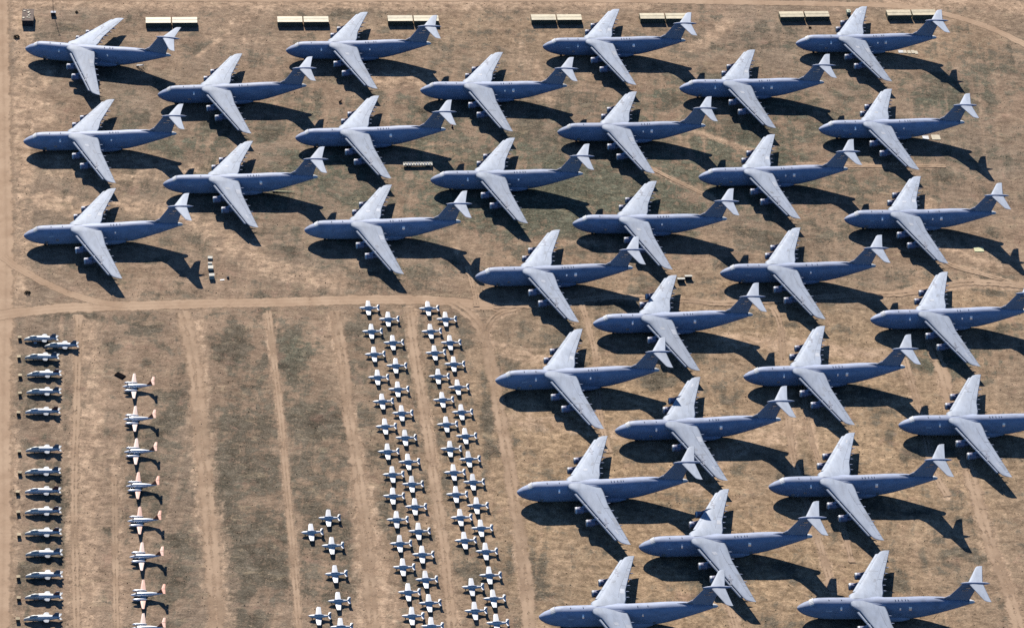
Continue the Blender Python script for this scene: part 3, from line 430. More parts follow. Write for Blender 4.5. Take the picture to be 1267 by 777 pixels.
def catmull(pts, k=8):
    out = []
    P = [pts[0]] + list(pts) + [pts[-1]]
    for i in range(1, len(P) - 2):
        a, b, c, d = [np.array(q, float) for q in P[i - 1:i + 3]]
        for j in range(k):
            t = j / k
            out.append(0.5 * (2 * b + (c - a) * t + (2 * a - 5 * b + 4 * c - d) * t * t + (3 * b - a - 3 * c + d) * t ** 3))
    out.append(np.array(pts[-1], float))
    return out

def build_road(name, pts, width, z, mat, alpha=(0, .45, 1, 1, 1, 1, 1, .45, 0)):
    c = catmull(pts); v = []; f = []; e = []; rt = []
    prof = list(zip((-0.75, -0.5, -0.32, -0.2, 0, 0.2, 0.32, 0.5, 0.75), alpha))
    ruts = [0, 0, .4, .9, .15, .9, .4, 0, 0]
    for i, p in enumerate(c):
        d = c[min(i + 1, len(c) - 1)] - c[max(i - 1, 0)]; d = d / np.hypot(*d); nrm = np.array([-d[1], d[0]])
        for (s, a), r in zip(prof, ruts):
            q = p + nrm * s * width; v.append((q[0], q[1], z)); e.append(a); rt.append(r)
    m = len(prof)
    for i in range(len(c) - 1):
        for j in range(m - 1):
            f.append((i * m + j, i * m + j + 1, (i + 1) * m + j + 1, (i + 1) * m + j))
    me = bpy.data.meshes.new(name); me.from_pydata(v, [], f)
    for nm, arr in (('edge', e), ('rut', rt)):
        at = me.attributes.new(nm, 'FLOAT', 'POINT'); at.data.foreach_set('value', np.array(arr, np.float32))
    me.materials.append(mat)
    if me.polygons[0].normal.z < 0: me.flip_normals()
    o = bpy.data.objects.new(name, me); link(o); tag(o, kind='structure')
    return o

build_ground()
RM = make_road_mat(); TM = make_road_mat(True)
for i, (nm, pts, w) in enumerate(ROADS):
    build_road(nm, pts, w, 0.02 + 0.012 * i, RM)

for i, (nm, pts, w) in enumerate(TRACKLINES):
    build_road(nm, pts, w, 0.02 + 0.012 * (i + len(ROADS)), TM, (.0, .35, .75, 1, .45, 1, .75, .35, .0))

# dry scrub: tufts nobody could count, one object
def build_scrub():
    rg = np.random.RandomState(5); v = []; f = []
    for k in range(16000):
        x = rg.uniform(-300, 300); y = rg.uniform(-265, 300)
        bad = False
        for nm, pts, w in ROADS:
            for i in range(len(pts) - 1):
                (x0, y0), (x1, y1) = pts[i], pts[i + 1]; dx, dy = x1 - x0, y1 - y0
                t = min(1, max(0, ((x - x0) * dx + (y - y0) * dy) / (dx * dx + dy * dy)))
                if math.hypot(x - x0 - t * dx, y - y0 - t * dy) < w * .5: bad = True
        if bad: continue
        s = 0.13 + 0.2 * rg.rand() ** 2
        for q in range(5):
            a = rg.uniform(0, 6.28); b = a + rg.uniform(1.0, 2.2); h = s * rg.uniform(.5, 1.1)
            n = len(v)
            v += [(x + s * .9 * math.cos(a), y + s * .9 * math.sin(a), 0.01 + h * rg.uniform(0, .5)), (x + s * .9 * math.cos(b), y + s * .9 * math.sin(b), 0.01), (x + rg.uniform(-.3, .3) * s, y + rg.uniform(-.3, .3) * s, h)]
            f.append((n, n + 1, n + 2))
    me = bpy.data.meshes.new('dry_scrub'); me.from_pydata(v, [], f)
    m = paint('dry_scrub_leaf', (0.19, 0.155, 0.10), 1.0, 0.3, (0.5, 0.5, 0.5), 0.0, 0.05)
    me.materials.append(m)
    o = bpy.data.objects.new('dry_scrub', me); link(o)
    tag(o, 'scattered tufts of dry brown scrub all over the bare ground', 'scrub', kind='stuff')
build_scrub()

# ---------------------------------------------------------------- the big transport jet
OX = 34.0     # local origin: ground under the main gear
def sec_ring(x, z0, z1, w, zw, n=36, eb=2.7, et=2.3):
    r = []
    for k in range(n):
        a = 2 * math.pi * k / n; c, s = math.cos(a), math.sin(a)
        e = et if s >= 0 else eb
        y = w * math.copysign(abs(c) ** (2 / e), c)
        z = zw + (z1 - zw) * abs(s) ** (2 / e) if s >= 0 else zw - (zw - z0) * abs(s) ** (2 / e)
        r.append((x - OX, y, z))
    return r

FUS = [(0.0, 5.12, 5.28, .08, 5.2), (.3, 4.5, 5.75, .75, 5.1), (1, 3.85, 6.35, 1.35, 5.0), (2.5, 2.95, 7.3, 2.1, 4.9), (4.3, 2.25, 8.1, 2.65, 4.75),
       (5.2, 2.0, 8.55, 2.85, 4.75), (6.0, 1.8, 9.15, 3.0, 4.7), (6.9, 1.6, 9.45, 3.15, 4.65), (8.5, 1.35, 9.57, 3.35, 4.6), (11, 1.05, 9.6, 3.5, 4.6), (15, .95, 9.6, 3.55, 4.6),
       (22, .95, 9.62, 3.55, 4.6), (30, .95, 9.66, 3.55, 4.6), (38, .95, 9.8, 3.55, 4.65), (44, 1.0, 10.02, 3.52, 4.8), (48, 1.5, 10.25, 3.45, 5.1), (52, 2.5, 10.32, 3.3, 5.7),
       (56, 3.65, 10.25, 2.95, 6.4), (60, 4.85, 10.05, 2.4, 7.1), (64, 6.05, 9.7, 1.75, 7.75), (67, 6.95, 9.3, 1.15, 8.1), (69, 7.55, 8.85, .6, 8.2), (69.9, 7.95, 8.4, .2, 8.2)]
WZ = lambda y: 8.75 - max(0, y - 3) * 0.118
WSEC = [(0.6, 20.3, 34.0), (3.0, 20.6, 34.4), (4.2, 21.6, 34.75), (5.5, 23.5, 35.05), (12, 27.0, 35.8), (20, 31.2, 38.1), (28, 35.35, 40.5), (31.6, 37.2, 41.55), (33.0, 38.2, 41.95), (33.7, 39.6, 42.2), (33.95, 41.0, 42.35)]
LEX = lambda y: 22.4 + (y - 5.5) * 0.526    # leading edge of the slats
TEX = lambda y: 35.8 + (y - 12) * 0.296 if y > 12 else 35.05 + (y - 5.5) * 0.115
def star(m, cx, cy, r, zf, zo=0.03):
    pts = []
    for k in range(10):
        a = math.pi / 2 + k * math.pi / 5; q = r if k % 2 == 0 else r * 0.42
        pts.append((cx + q * math.sin(a), cy + q * math.cos(a)))
    m.add([(x, y, zf(x, y) + zo) for x, y in pts], [tuple(range(10))])
    for s in (-1, 1):
        b = [(cx - .28 * r, cy + s * r * 1.0), (cx + .28 * r, cy + s * r * 1.0), (cx + .28 * r, cy + s * r * 2.0), (cx - .28 * r, cy + s * r * 2.0)]
        m.add([(x, y, zf(x, y) + zo) for x, y in b], [(0, 1, 2, 3)])

def make_transport():
    root = empty('transport_jet')
    o = OX
    m = MB(); m.loft([sec_ring(*s) for s in FUS]); fus = m.build('fuselage', GREY, root)
    # wing root fairing: the hump the wing passes through
    m = MB(); rings = []
    for x, w, h in ((18.6, .5, .3), (20, 2.0, .7), (22, 3.0, .85), (26, 3.3, .9), (31, 3.1, .85), (34.5, 2.6, .7), (36.5, 1.3, .45), (37.5, .4, .2)):
        rings.append([(x - o, w * math.cos(2 * math.pi * k / 14), 8.55 + h * math.sin(2 * math.pi * k / 14)) for k in range(14)])
    m.loft(rings).build('wing_fairing', GREY, fus)
    # windscreen panes taped over
    m = MB()
    for k in range(7):
        a0 = -0.95 + k * 1.9 / 7 + .02; a1 = a0 + 1.9 / 7 - .04
        q = []
        for x, z, w in ((4.4, 8.26, 2.5), (5.95, 9.2, 2.6)):
            for a in (a0, a1):
                y = w * math.sin(a); q.append((x + .9 * (1 - math.cos(a)) - o + .0, y, z - 1.55 * (1 - math.cos(a)) + .10))
        m.add(q, [(0, 1, 3, 2)])
    m.build('windscreen_cover', PALEM, root)
    # taped doors, hatches and vents seen on the sides and the spine
    def side_patch(name, mat, x, z, w, h, s=-1):
        for i in range(len(FUS) - 1):
            if FUS[i][0] <= x <= FUS[i + 1][0]:
                t = (x - FUS[i][0]) / (FUS[i + 1][0] - FUS[i][0]); S_ = [a + t * (b - a) for a, b in zip(FUS[i], FUS[i + 1])]; break
        def yy(zz):
            zw = S_[4]
            if zz >= zw: u = (zz - zw) / (S_[2] - zw); e = 2.3
            else: u = (zw - zz) / (zw - S_[1]); e = 2.7
            return S_[3] * max(0, 1 - min(1, u) ** e) ** (1 / e) + 0.05
        m = MB(); q = []
        for k in range(4):
            zz = z - h / 2 + h * k / 3
            q += [(x - w / 2 - o, s * yy(zz), zz), (x + w / 2 - o, s * yy(zz), zz)]
        m.add(q, [(2 * k, 2 * k + 1, 2 * k + 3, 2 * k + 2) for k in range(3)])
        return m.build(name, mat, fus)
    for s in (-1, 1):
        side_patch('crew_door', HATCHM, 10.0, 3.2, 1.5, 1.8, s)
        side_patch('side_hatch', HATCHM, 14.8, 4.6, 1.3, .9, s)
        side_patch('side_hatch', HATCHM, 17.0, 7.6, .7, 1.5, s)
        side_patch('side_hatch', HATCHM, 40.5, 7.4, .6, .9, s)
        side_patch('side_hatch', HATCHM, 44.5, 7.6, 1.1, 1.5, s)
        side_patch('troop_door', HATCHM, 45.3, 3.6, 1.0, .9, s)
        side_patch('side_stencil', STEN, 12.2, 6.6, 2.4, .5, s); side_patch('side_stencil', STEN, 11.9, 3.3, 1.0, .7, s)
    for x in (12.2, 17.2, 38.6, 39.8, 41.2, 42.6, 43.6):
        m = MB(); m.box((x - o, -.3 if x > 30 else 0, 9.68 if x < 30 else 9.66 + (x - 30) * .027), (.35, .6, .35), 0, .8)
        m.build('spine_vent', MARK, fus)
    # wings
    for s in (-1, 1):
        m = wing_mesh([(s * y, a - o, b - o, WZ(y)) for y, a, b in WSEC], lambda q: 0.125 - 0.03 * q, twist=0.035)
        wg = m.build('wing', WINGG, root)
        # slats standing off the leading edge
        m = MB()
        for y0, y1 in ((5.9, 11.2), (11.35, 18.2), (18.35, 25.2), (25.35, 31.4)):
            rings = []
            for y in (y0, (y0 + y1) / 2, y1):
                x = LEX(y) - o; z = WZ(y); c = .92 - .008 * y + (.48 if s > 0 else 0)
                rings.append([(x, s * y, z - .30), (x + .10, s * y, z - .06), (x + .5 * c, s * y, z + .14), (x + c, s * y, z + .20), (x + c, s * y, z + .1), (x + c + .05, s * y, z - .25), (x + 1.75, s * y, z - .42), (x + 1.75, s * y, z - .52), (x + .2, s * y, z - .45)])  # underside carried back beneath the wing to block sunlight through the gap
            m.loft(rings, smooth=False)
        m.build('slat', WINGG, wg)
        # spoiler and flap seams: thin dark lines laid on the skin
        m = MB()
        def skin(f, y):
            a = LEX(y) + 1.15; b = TEX(y); c = b - a; k = 0.122 - 0.0009 * y
            h = 5 * k * (0.2969 * math.sqrt(f) - 0.126 * f - 0.3516 * f * f + 0.2843 * f ** 3 - 0.1036 * f ** 4) * c + 0.035 * (0.5 - f) * c
            return (a + f * c - o, s * y, WZ(y) + h + 0.05)
        q = []
        for k in range(13):
            y = 6.2 + 24.6 * k / 12
            q += [skin(.70, y), skin(.711, y)]
        m.add(q, [(2 * k, 2 * k + 1, 2 * k + 3, 2 * k + 2) for k in range(12)])
        m.build('flap_seam', MARK, wg)
        for y in (14.1, 25.6, 31.0):
            m = MB(); q = []
            for k in range(5):
                f = .72 + .27 * k / 4; q += [skin(f, y), skin(f, y + .14)]
            m.add(q, [(2 * k, 2 * k + 1, 2 * k + 3, 2 * k + 2) for k in range(4)])
            m.build('panel_gap', MARK, wg)
        m = MB()
        zf = lambda x, y: skin(max(.05, min(.95, (x + o - LEX(abs(y)) - 1.15) / (TEX(abs(y)) - LEX(abs(y)) - 1.15))), abs(y))[2]
        star(m, 33.6 - o, s * 22.5, 1.25, zf, 0.02)
        m.build('wing_insignia', MARK, wg)
        for (fa, fb, ya, yb, mt) in ((.30, .48, 8.0, 9.6, PATCHA), (.55, .66, 12.0, 14.2, PATCHB), (.2, .36, 16.0, 17.2, PATCHB), (.74, .93, 9.0, 12.0, PATCHA), (.75, .94, 19.5, 24.0, PATCHB), (.4, .52, 26.0, 28.4, PATCHA), (.72, .9, 27.0, 30.0, PATCHB), (.08, .6, 19.2, 19.7, PATCHB)):
            m = MB(); q = []
            for k in range(6):
                f = fa + (fb - fa) * k / 5
                q += [tuple(Vector(skin(f, ya)) - Vector((0, 0, .025))), tuple(Vector(skin(f, yb)) - Vector((0, 0, .025)))]
            m.add(q, [(2 * k, 2 * k + 1, 2 * k + 3, 2 * k + 2) for k in range(5)]); m.build('wing_patch', mt, wg)
        for y in (7.2, 11.0, 15.0, 19.0, 23.0):
            x1 = TEX(y) - o; z = WZ(y) - .25; m = MB()
            m.tube([(x1 - 4.2, s * y, z - .15), (x1 - 3, s * y, z - .45), (x1 - 1, s * y, z - .5), (x1 + .6, s * y, z - .42), (x1 + 1.3, s * y, z - .3)], [.08, .34, .38, .22, .05], 8)
            m.build('flap_fairing', GREY, wg)
        # engines
        for y, xf in ((12.4, 22.5), (19.4, 26.1)):
            zc = WZ(y) - 2.5; x0 = xf - o
            m = MB()
            R_ = [(0.25, 1.02), (0.0, 1.16), (-.02, 1.25), (.15, 1.36), (.8, 1.46), (1.9, 1.48), (3.0, 1.40), (3.5, 1.28)]
            m.tube([(x0 + a, s * y, zc) for a, r in R_], [r for a, r in R_], 20, caps=False)
            Rc = [(3.3, 1.22), (3.4, .98), (4.6, .92), (5.8, .72), (6.6, .52)]
            m.tube([(x0 + a, s * y, zc) for a, r in Rc], [r for a, r in Rc], 20, caps=False)
            en = m.build('engine', NAC, root)
            m = MB(); m.tube([(x0 - .06, s * y, zc), (x0 - .05, s * y, zc), (x0 + .15, s * y, zc), (x0 + .6, s * y, zc)], [1.05, 1.28, 1.41, 1.48], 20); m.build('intake_lip', PALEM, en)
            m = MB(); m.tube([(x0 - .14, s * y, zc), (x0 - .07, s * y, zc)], [.98, 1.02], 18); m.build('intake_cover', DARKG, en)
            m = MB(); m.tube([(x0 + 6.3, s * y, zc), (x0 + 6.9, s * y, zc), (x0 + 7.5, s * y, zc)], [.46, .3, .05], 12); m.build('exhaust_cone', DARK, en)
            m = MB(); rings = []
            for (xa, xb, z, t) in ((x0 + 1.0, x0 + 5.6, zc + 1.3, .22), (x0 + 2.6, x0 + 7.6, zc + 2.1, .22), (x0 + 3.8, x0 + 9.2, zc + 2.6, .2)):
                rings.append([(xa, s * y, z), (xa + .5, s * y + t, z), (xb - 1.5, s * y + t, z), (xb, s * y, z), (xb - 1.5, s * y - t, z), (xa + .5, s * y - t, z)])
            m.loft(rings, smooth=False); m.build('pylon', GREY, en)
    # tail
    m = wing_mesh([(8.2, 58.6 - o, 68.2 - o, 0), (9.6, 57.6 - o, 68.5 - o, 0), (10.4, 59.0 - o, 68.7 - o, 0), (14, 61.7 - o, 69.8 - o, 0), (18.1, 64.5 - o, 71.2 - o, 0)], lambda q: .11 - .02 * q, vertical=True)
    fin = m.build('tail_fin', FING, root)
    m = MB(); m.loft([[(54.2 - o, .05, 10.1), (54.2 - o, -.05, 10.1), (54.2 - o, 0, 10.35)], [(58 - o, .4, 9.9), (58 - o, -.4, 9.9), (58 - o, 0, 10.75)], [(60.5 - o, .5, 9.8), (60.5 - o, -.5, 9.8), (60.5 - o, 0, 12.3)]]); m.build('dorsal_fillet', FING, fin)
    m = MB()
    for s in (-1, 1):
        for (x, z, w, h) in ((64.5, 14.6, .5, .32), (65.15, 14.6, .5, .32), (65.8, 14.6, .5, .32), (66.45, 14.6, .5, .32), (66.0, 15.8, 1.6, .55)):
            m.add([(x - o, s * .47, z), (x + w - o, s * .47, z), (x + w + h * .5 - o, s * .46, z + h), (x + h * .5 - o, s * .46, z + h)], [(0, 1, 2, 3)])
    m.build('fin_marking', HATCHM, fin)
    bl = [(63.5, .05), (64.2, .32), (65.5, .58), (67.5, .74), (70.5, .74), (73, .56), (74.6, .3), (75.4, .05)]
    m = MB(); m.tube([(a - o, 0, 18.15) for a, r in bl], [r for a, r in bl], 12); m.build('bullet_fairing', GREY, root)
    for s in (-1, 1):
        m = wing_mesh([(s * .3, 66.6 - o, 72.5 - o, 18.3), (s * 5, 69.0 - o, 73.2 - o, 18.15), (s * 9.4, 71.2 - o, 73.95 - o, 17.95), (s * 10.1, 71.9 - o, 74.1 - o, 17.93), (s * 10.4, 73.0 - o, 74.2 - o, 17.92)], .09)
        m.build('tailplane', WINGG, root)
    m = MB(); m.tube([(68.3 - o, 0, 8.4), (69.2 - o, 0, 8.4), (70.2 - o, 0, 8.3), (70.8 - o, 0, 8.2)], [.95, .9, .62, .04], 10); m.build('tail_cone', PALEM, root)
    # gear
    for s in (-1, 1):
        m = MB(); rings = []
        for x, w, z0, z1 in ((27.5, .1, 2.2, 2.6), (29, .75, 1.2, 3.2), (32, 1.15, .75, 3.6), (38, 1.15, .75, 3.6), (42, .8, 1.0, 3.3), (45, .1, 1.8, 2.6)):
            rings.append([(x - o, s * (3.05 + w * math.cos(2 * math.pi * k / 12)), (z0 + z1) / 2 + (z1 - z0) / 2 * math.sin(2 * math.pi * k / 12)) for k in range(12)])
        m.loft(rings); m.build('gear_pod', GREY, root)
        for x in (32.3, 38.0):
            m = MB()
            for dx in (-1.1, .1, 1.1):
                for dy in (-.55, .55):
                    m.tube([(x + dx - o, s * 2.9 + dy - .2, .62), (x + dx - o, s * 2.9 + dy + .2, .62)], [.62, .62], 12)
            m.tube([(x - o, s * 2.9, .62), (x - o, s * 2.9, 1.6)], [.2, .25], 8)
            m.build('main_gear', RUBBER, root)
    m = MB()
    for dy in (-.85, -.3, .3, .85): m.tube([(9.3 - o, dy - .17, .55), (9.3 - o, dy + .17, .55)], [.55, .55], 12)
    m.tube([(9.3 - o, 0, .5), (9.3 - o, 0, 2.2)], [.18, .22], 8); m.build('nose_gear', RUBBER, root)
    return root

ORD = ['topmost', 'second from the top', 'third from the top', 'fourth from the top', 'fifth from the top', 'sixth from the top', 'seventh from the top', 'eighth from the top', 'ninth from the top', 'tenth from the top', 'eleventh from the top', 'twelfth from the top', 'thirteenth from the top', 'fourteenth from the top', 'fifteenth from the top']
proto = make_transport()
VARY = {'side_hatch': .35, 'crew_door': .4, 'troop_door': .45, 'side_stencil': .4, 'wing_patch': .62, 'wing_insignia': .35, 'fin_marking': .2, 'spine_vent': .15}
for (x, y, h), lab in zip(C5, C5LAB):
    t = copy_tree(proto, None, lambda c: rnd.random() < VARY.get(c.data.name.split('.')[0], 0))
    t.location = (x + OX * math.cos(h), y + OX * math.sin(h), 0); t.rotation_euler = (0, 0, h)
    tag(t, lab, 'transport plane', 'big grey transport planes parked in columns')
remove_tree(proto)

# ---------------------------------------------------------------- small white trainers
def ring(x, w, z0, z1, n=12, p=2.0):
    r = []
    for k in range(n):
        a = 2 * math.pi * k / n; c, s = math.cos(a), math.sin(a)
        r.append((x, w * math.copysign(abs(c) ** (2 / p), c), (z0 + z1) / 2 + (z1 - z0) / 2 * math.copysign(abs(s) ** (2 / p), s)))
    return r

def make_trainer():
    root = empty('trainer_plane')
    m = MB(); m.loft([ring(-3.6, .25, 1.15, 1.6, 16, 2.4), ring(-2.9, .5, .85, 1.75, 16, 2.6), ring(-1.6, .62, .7, 1.85, 16, 2.6), ring(-.4, .66, .65, 1.9, 16, 2.6), ring(1.4, .6, .75, 1.85, 16, 2.6), ring(3.2, .4, 1.0, 1.75, 16, 2.6), ring(5.0, .16, 1.25, 1.65, 16, 2.4)])
    fu = m.build('fuselage', WHITE, root)
    m = MB(); m.tube([(-3.45, 0, 1.37), (-3.75, 0, 1.37), (-4.05, 0, 1.37)], [.22, .17, .03], 10); m.build('spinner', ALLOY, root)
    m = MB(); m.loft([ring(-1.5, .18, 1.7, 1.95), ring(-.9, .38, 1.6, 2.3), ring(.4, .4, 1.6, 2.4), ring(1.5, .3, 1.6, 2.2), ring(2.2, .08, 1.7, 1.9)]); m.build('canopy', PALEM, root)
    for s in (-1, 1):
        m = wing_mesh([(s * .3, -1.15, 1.45, .82), (s * 1.5, -1.05, 1.4, .95), (s * 4.7, -.65, 1.1, 1.28), (s * 5.15, -.35, 1.0, 1.32)], .14)
        wg = m.build('wing', WHITE, root)
        m = wing_mesh([(s * .1, 3.75, 5.05, 1.5), (s * 1.8, 4.1, 5.05, 1.58), (s * 2.0, 4.4, 5.0, 1.58)], .1)
        m.build('tailplane', WHITE, root)
        m = MB()
        for k in range(1):
            m.tube([(.35, s * 1.4 - .09, .26), (.35, s * 1.4 + .09, .26)], [.26, .26], 10); m.tube([(.35, s * 1.4, .26), (.35, s * 1.4, .9)], [.06, .06], 6)
        m.build('wheel', RUBBER, root)
    m = MB(); m.loft([ring(-3.0, .5, .83, 1.32, 14, 2.6), ring(-1.6, .65, .67, 1.36, 14, 2.6), ring(-.4, .69, .62, 1.38, 14, 2.6), ring(1.4, .64, .72, 1.42, 14, 2.6), ring(3.2, .44, .97, 1.5, 14, 2.6), ring(4.95, .18, 1.22, 1.52, 14, 2.6)], smooth=True); m.build('lower_fuselage', BELLY, fu)
    m = wing_mesh([(1.4, 3.5, 5.0, 0), (1.9, 3.95, 5.1, 0), (2.9, 4.5, 5.2, 0), (3.05, 4.75, 5.15, 0)], .1, vertical=True); m.build('tail_fin', WHITE, root)
    m = MB(); m.tube([(-2.3, -.08, .22), (-2.3, .08, .22)], [.22, .22], 8); m.tube([(-2.3, 0, .22), (-2.3, 0, .9)], [.05, .05], 6); m.build('nose_wheel', RUBBER, root)
    return root

tp = make_trainer(); first = True
COLN = {'A1': 'first', 'A2': 'second', 'B1': 'third', 'B2': 'fourth'}
for key, pts in TRAINERS.items():
    for i, (x, y) in enumerate(pts):
        t = tp if first else copy_tree(tp); first = False
        t.location = (x, y, 0); t.rotation_euler = (0, 0, 0.125 + rnd.uniform(-.025, .025))
        if key == 'C': lab = TRC[i]
        else: lab = 'small white trainer, %s in the %s long column' % (ORD[i].replace(' the', ''), COLN[key])
        tag(t, lab, 'trainer plane', 'small white trainer planes parked in staggered columns')
        for ch in t.children:
            nm = ch.data.name.split('.')[0]
            if nm == 'canopy' and rnd.random() < .4: own_mat(ch, CANOPY)
            if nm == 'tail_fin' and rnd.random() < .3: own_mat(ch, CORAL)
            if nm == 'wing' and rnd.random() < .25: own_mat(ch, PALEM)
            if nm == 'fuselage':
                for g in ch.children:
                    q = rnd.random()
                    if q < .45: own_mat(g, WHITE)
                    elif q < .6: own_mat(g, JETG)

# ---------------------------------------------------------------- twin-engined T-tailed planes
def make_twin(wing_mat, tail_mat):
    root = empty('twin_propeller_plane')
    m = MB(); m.loft([ring(-5.1, .12, 1.55, 1.75), ring(-4.3, .5, 1.2, 2.0), ring(-3.2, .74, 1.0, 2.4), ring(-2.2, .9, .95, 2.75, 12, 2.5), ring(-.6, .92, .93, 2.82, 12, 2.5), ring(2.4, .9, .95, 2.8, 12, 2.5), ring(5.0, .5, 1.5, 2.6), ring(7.2, .12, 2.0, 2.35)])
    m.build('fuselage', GLOSSW, root)
    m = MB(); m.add([(-3.25, -.45, 2.34), (-3.25, .45, 2.34), (-2.55, .55, 2.68), (-2.55, -.55, 2.68)], [(0, 1, 2, 3)])
    for s in (-1, 1): m.add([(-3.2, s * .5, 2.25), (-2.5, s * .62, 2.55), (-2.3, s * .75, 2.1), (-3.0, s * .66, 1.95)], [(0, 1, 2, 3)])
    m.build('windscreen', DARK, root)
    for s in (-1, 1):
        m = wing_mesh([(s * .4, -1.5, 1.0, 1.25), (s * 2.6, -1.5, .95, 1.4)], .15); m.build('inner_wing', WHITE, root)
        m = wing_mesh([(s * 2.6, -1.5, .95, 1.4), (s * 8.0, -.75, .35, 1.95), (s * 8.35, -.4, .3, 1.98)], .13); m.build('outer_wing', wing_mat, root)
        m = MB(); m.loft([[(x, y + s * 2.6, z) for x, y, z in ring(a, w, z0, z1, 10)] for a, w, z0, z1 in ((-4.2, .24, 1.35, 1.75), (-3.9, .46, 1.1, 1.95), (-2.8, .55, 1.0, 2.05), (-.5, .5, 1.0, 2.0), (1.3, .15, 1.3, 1.7))])
        en = m.build('engine', GLOSSW, root)
        m = MB(); m.tube([(-4.15, s * 2.6, 1.55), (-4.6, s * 2.6, 1.55)], [.2, .03], 8); m.build('spinner', ALLOY, en)
        m = wing_mesh([(s * .1, 6.9, 8.4, 4.6), (s * 2.6, 7.5, 8.5, 4.6), (s * 2.8, 7.8, 8.45, 4.6)], .1); m.build('tailplane', tail_mat, root)
        m = MB(); m.tube([(-.3, s * 2.6 - .22, .38), (-.3, s * 2.6 + .22, .38)], [.38, .38], 10); m.tube([(-.3, s * 2.6, .38), (-.3, s * 2.6, 1.2)], [.08, .08], 6); m.build('wheel', RUBBER, root)
    m = wing_mesh([(2.1, 4.6, 7.3, 0), (2.6, 5.1, 7.5, 0), (4.6, 6.7, 8.2, 0)], .1, vertical=True); m.build('tail_fin', ORANGE, root)
    m = MB(); m.tube([(-3.6, -.1, .28), (-3.6, .1, .28)], [.28, .28], 8); m.tube([(-3.6, 0, .28), (-3.6, 0, 1.2)], [.06, .06], 6); m.build('nose_wheel', RUBBER, root)
    return root
PEACH = paint('chalky_peach_paint', (0.83, 0.63, 0.53), 0.5, 0.08, (1, 1, 1), 0.04)
TAILC = paint('coral_tail_paint', (0.82, 0.47, 0.35), 0.5, 0.1, (1, 1, 1), 0.08)
tw_pale = make_twin(PEACH, TAILC)
tw_oran = make_twin(paint('bleached_orange_paint', (0.83, 0.50, 0.38), 0.5, 0.10, (1, 1, 1), 0.05), paint('sun_faded_orange_paint', (0.80, 0.38, 0.26), 0.5, 0.12, (1, 1, 1), 0.06))
used = set()
for i, (x, y) in enumerate(TWINS):
    src = tw_pale if i in (0, 1, 2, 5, 7) else tw_oran
    t = src if src.name not in used else copy_tree(src); used.add(src.name)
    t.location = (x + .35 * math.cos(.12), y, 0); t.rotation_euler = (0, 0, 0.12 + rnd.uniform(-.015, .015))
    tag(t, TWINLAB[i], 'twin-engine plane', 'white and orange twin-engine planes in one column')

# ---------------------------------------------------------------- stub-winged jets
def make_jet(nose_mat, fin_mat, tip_mat):
    root = empty('stored_jet')
    q = 2.6
    m = MB(); m.loft([ring(-.3, .16, .95, 1.35, 16, q), ring(.5, .5, .65, 1.75, 16, q), ring(1.8, .82, .45, 2.2, 16, q), ring(3.4, 1.0, .4, 2.5, 16, q), ring(5.2, 1.07, .38, 2.65, 16, q)], caps=True)
    m.build('nose_section', nose_mat, root)
    m = MB(); m.loft([ring(5.2, 1.08, .37, 2.66, 16, q), ring(7.2, 1.08, .4, 2.6, 16, q), ring(9.5, .98, .5, 2.45, 16, q), ring(11.5, .78, .72, 2.25, 16, q), ring(13.6, .55, 1.05, 2.0, 16, q)])
    m.build('fuselage', JETG, root)
    m = MB(); m.tube([(-.35, 0, .7), (.1, 0, .7), (.6, 0, .75)], [.22, .34, .34], 10); m.build('intake_cover', PALEM, root)
    m = MB(); m.loft([ring(1.9, .2, 2.1, 2.4), ring(2.6, .42, 2.1, 2.8), ring(3.8, .42, 2.4, 3.0), ring(5.2, .1, 2.55, 2.8)]); m.build('canopy', nose_mat, root)
    for s in (-1, 1):
        m = wing_mesh([(s * 1.0, 7.0, 9.7, 1.75), (s * 2.2, 7.25, 9.4, 1.65), (s * 2.6, 7.5, 9.25, 1.62), (s * 2.85, 7.9, 9.0, 1.6)], .12); m.build('stub_wing', STUBW, root)
        m = wing_mesh([(s * .5, 12.2, 14.0, 1.65), (s * 1.2, 12.7, 14.2, 1.68), (s * 1.75, 13.2, 14.4, 1.7)], .1); m.build('tailplane', STUBW, root)
        m = MB(); m.tube([(7.8, s * 1.3 - .15, .35), (7.8, s * 1.3 + .15, .35)], [.35, .35], 10); m.tube([(7.8, s * 1.2, .35), (7.8, s * .8, 1.1)], [.08, .08], 6); m.build('wheel', RUBBER, root)
    m = wing_mesh([(2.0, 10.2, 13.2, 0), (3.4, 11.4, 13.3, 0)], .09, vertical=True); fi = m.build('tail_fin', fin_mat, root)
    m = wing_mesh([(3.4, 11.4, 13.3, 0), (4.0, 11.95, 13.35, 0)], .09, vertical=True); m.build('fin_tip', tip_mat, fi)
    m = MB(); m.tube([(3.2, -.12, .28), (3.2, .12, .28)], [.28, .28], 8); m.tube([(3.2, 0, .28), (3.2, 0, .9)], [.07, .07], 6); m.build('nose_wheel', RUBBER, root)
    return root
variants = [make_jet(JETN, DARKG, DARKG), make_jet(JETN, MAROON, CORAL), make_jet(JETG, MAROON, MAROON)]
used = set()
for i, (x, y) in enumerate(JETS):
    src = variants[JETV[i]]
    t = src if src.name not in used else copy_tree(src); used.add(src.name)
    t.location = (x, y, 0); t.rotation_euler = (0, 0, 0.14 + rnd.uniform(-.02, .02))
    tag(t, JETLAB[i], 'jet plane', 'grey stub-winged jets down the left edge')

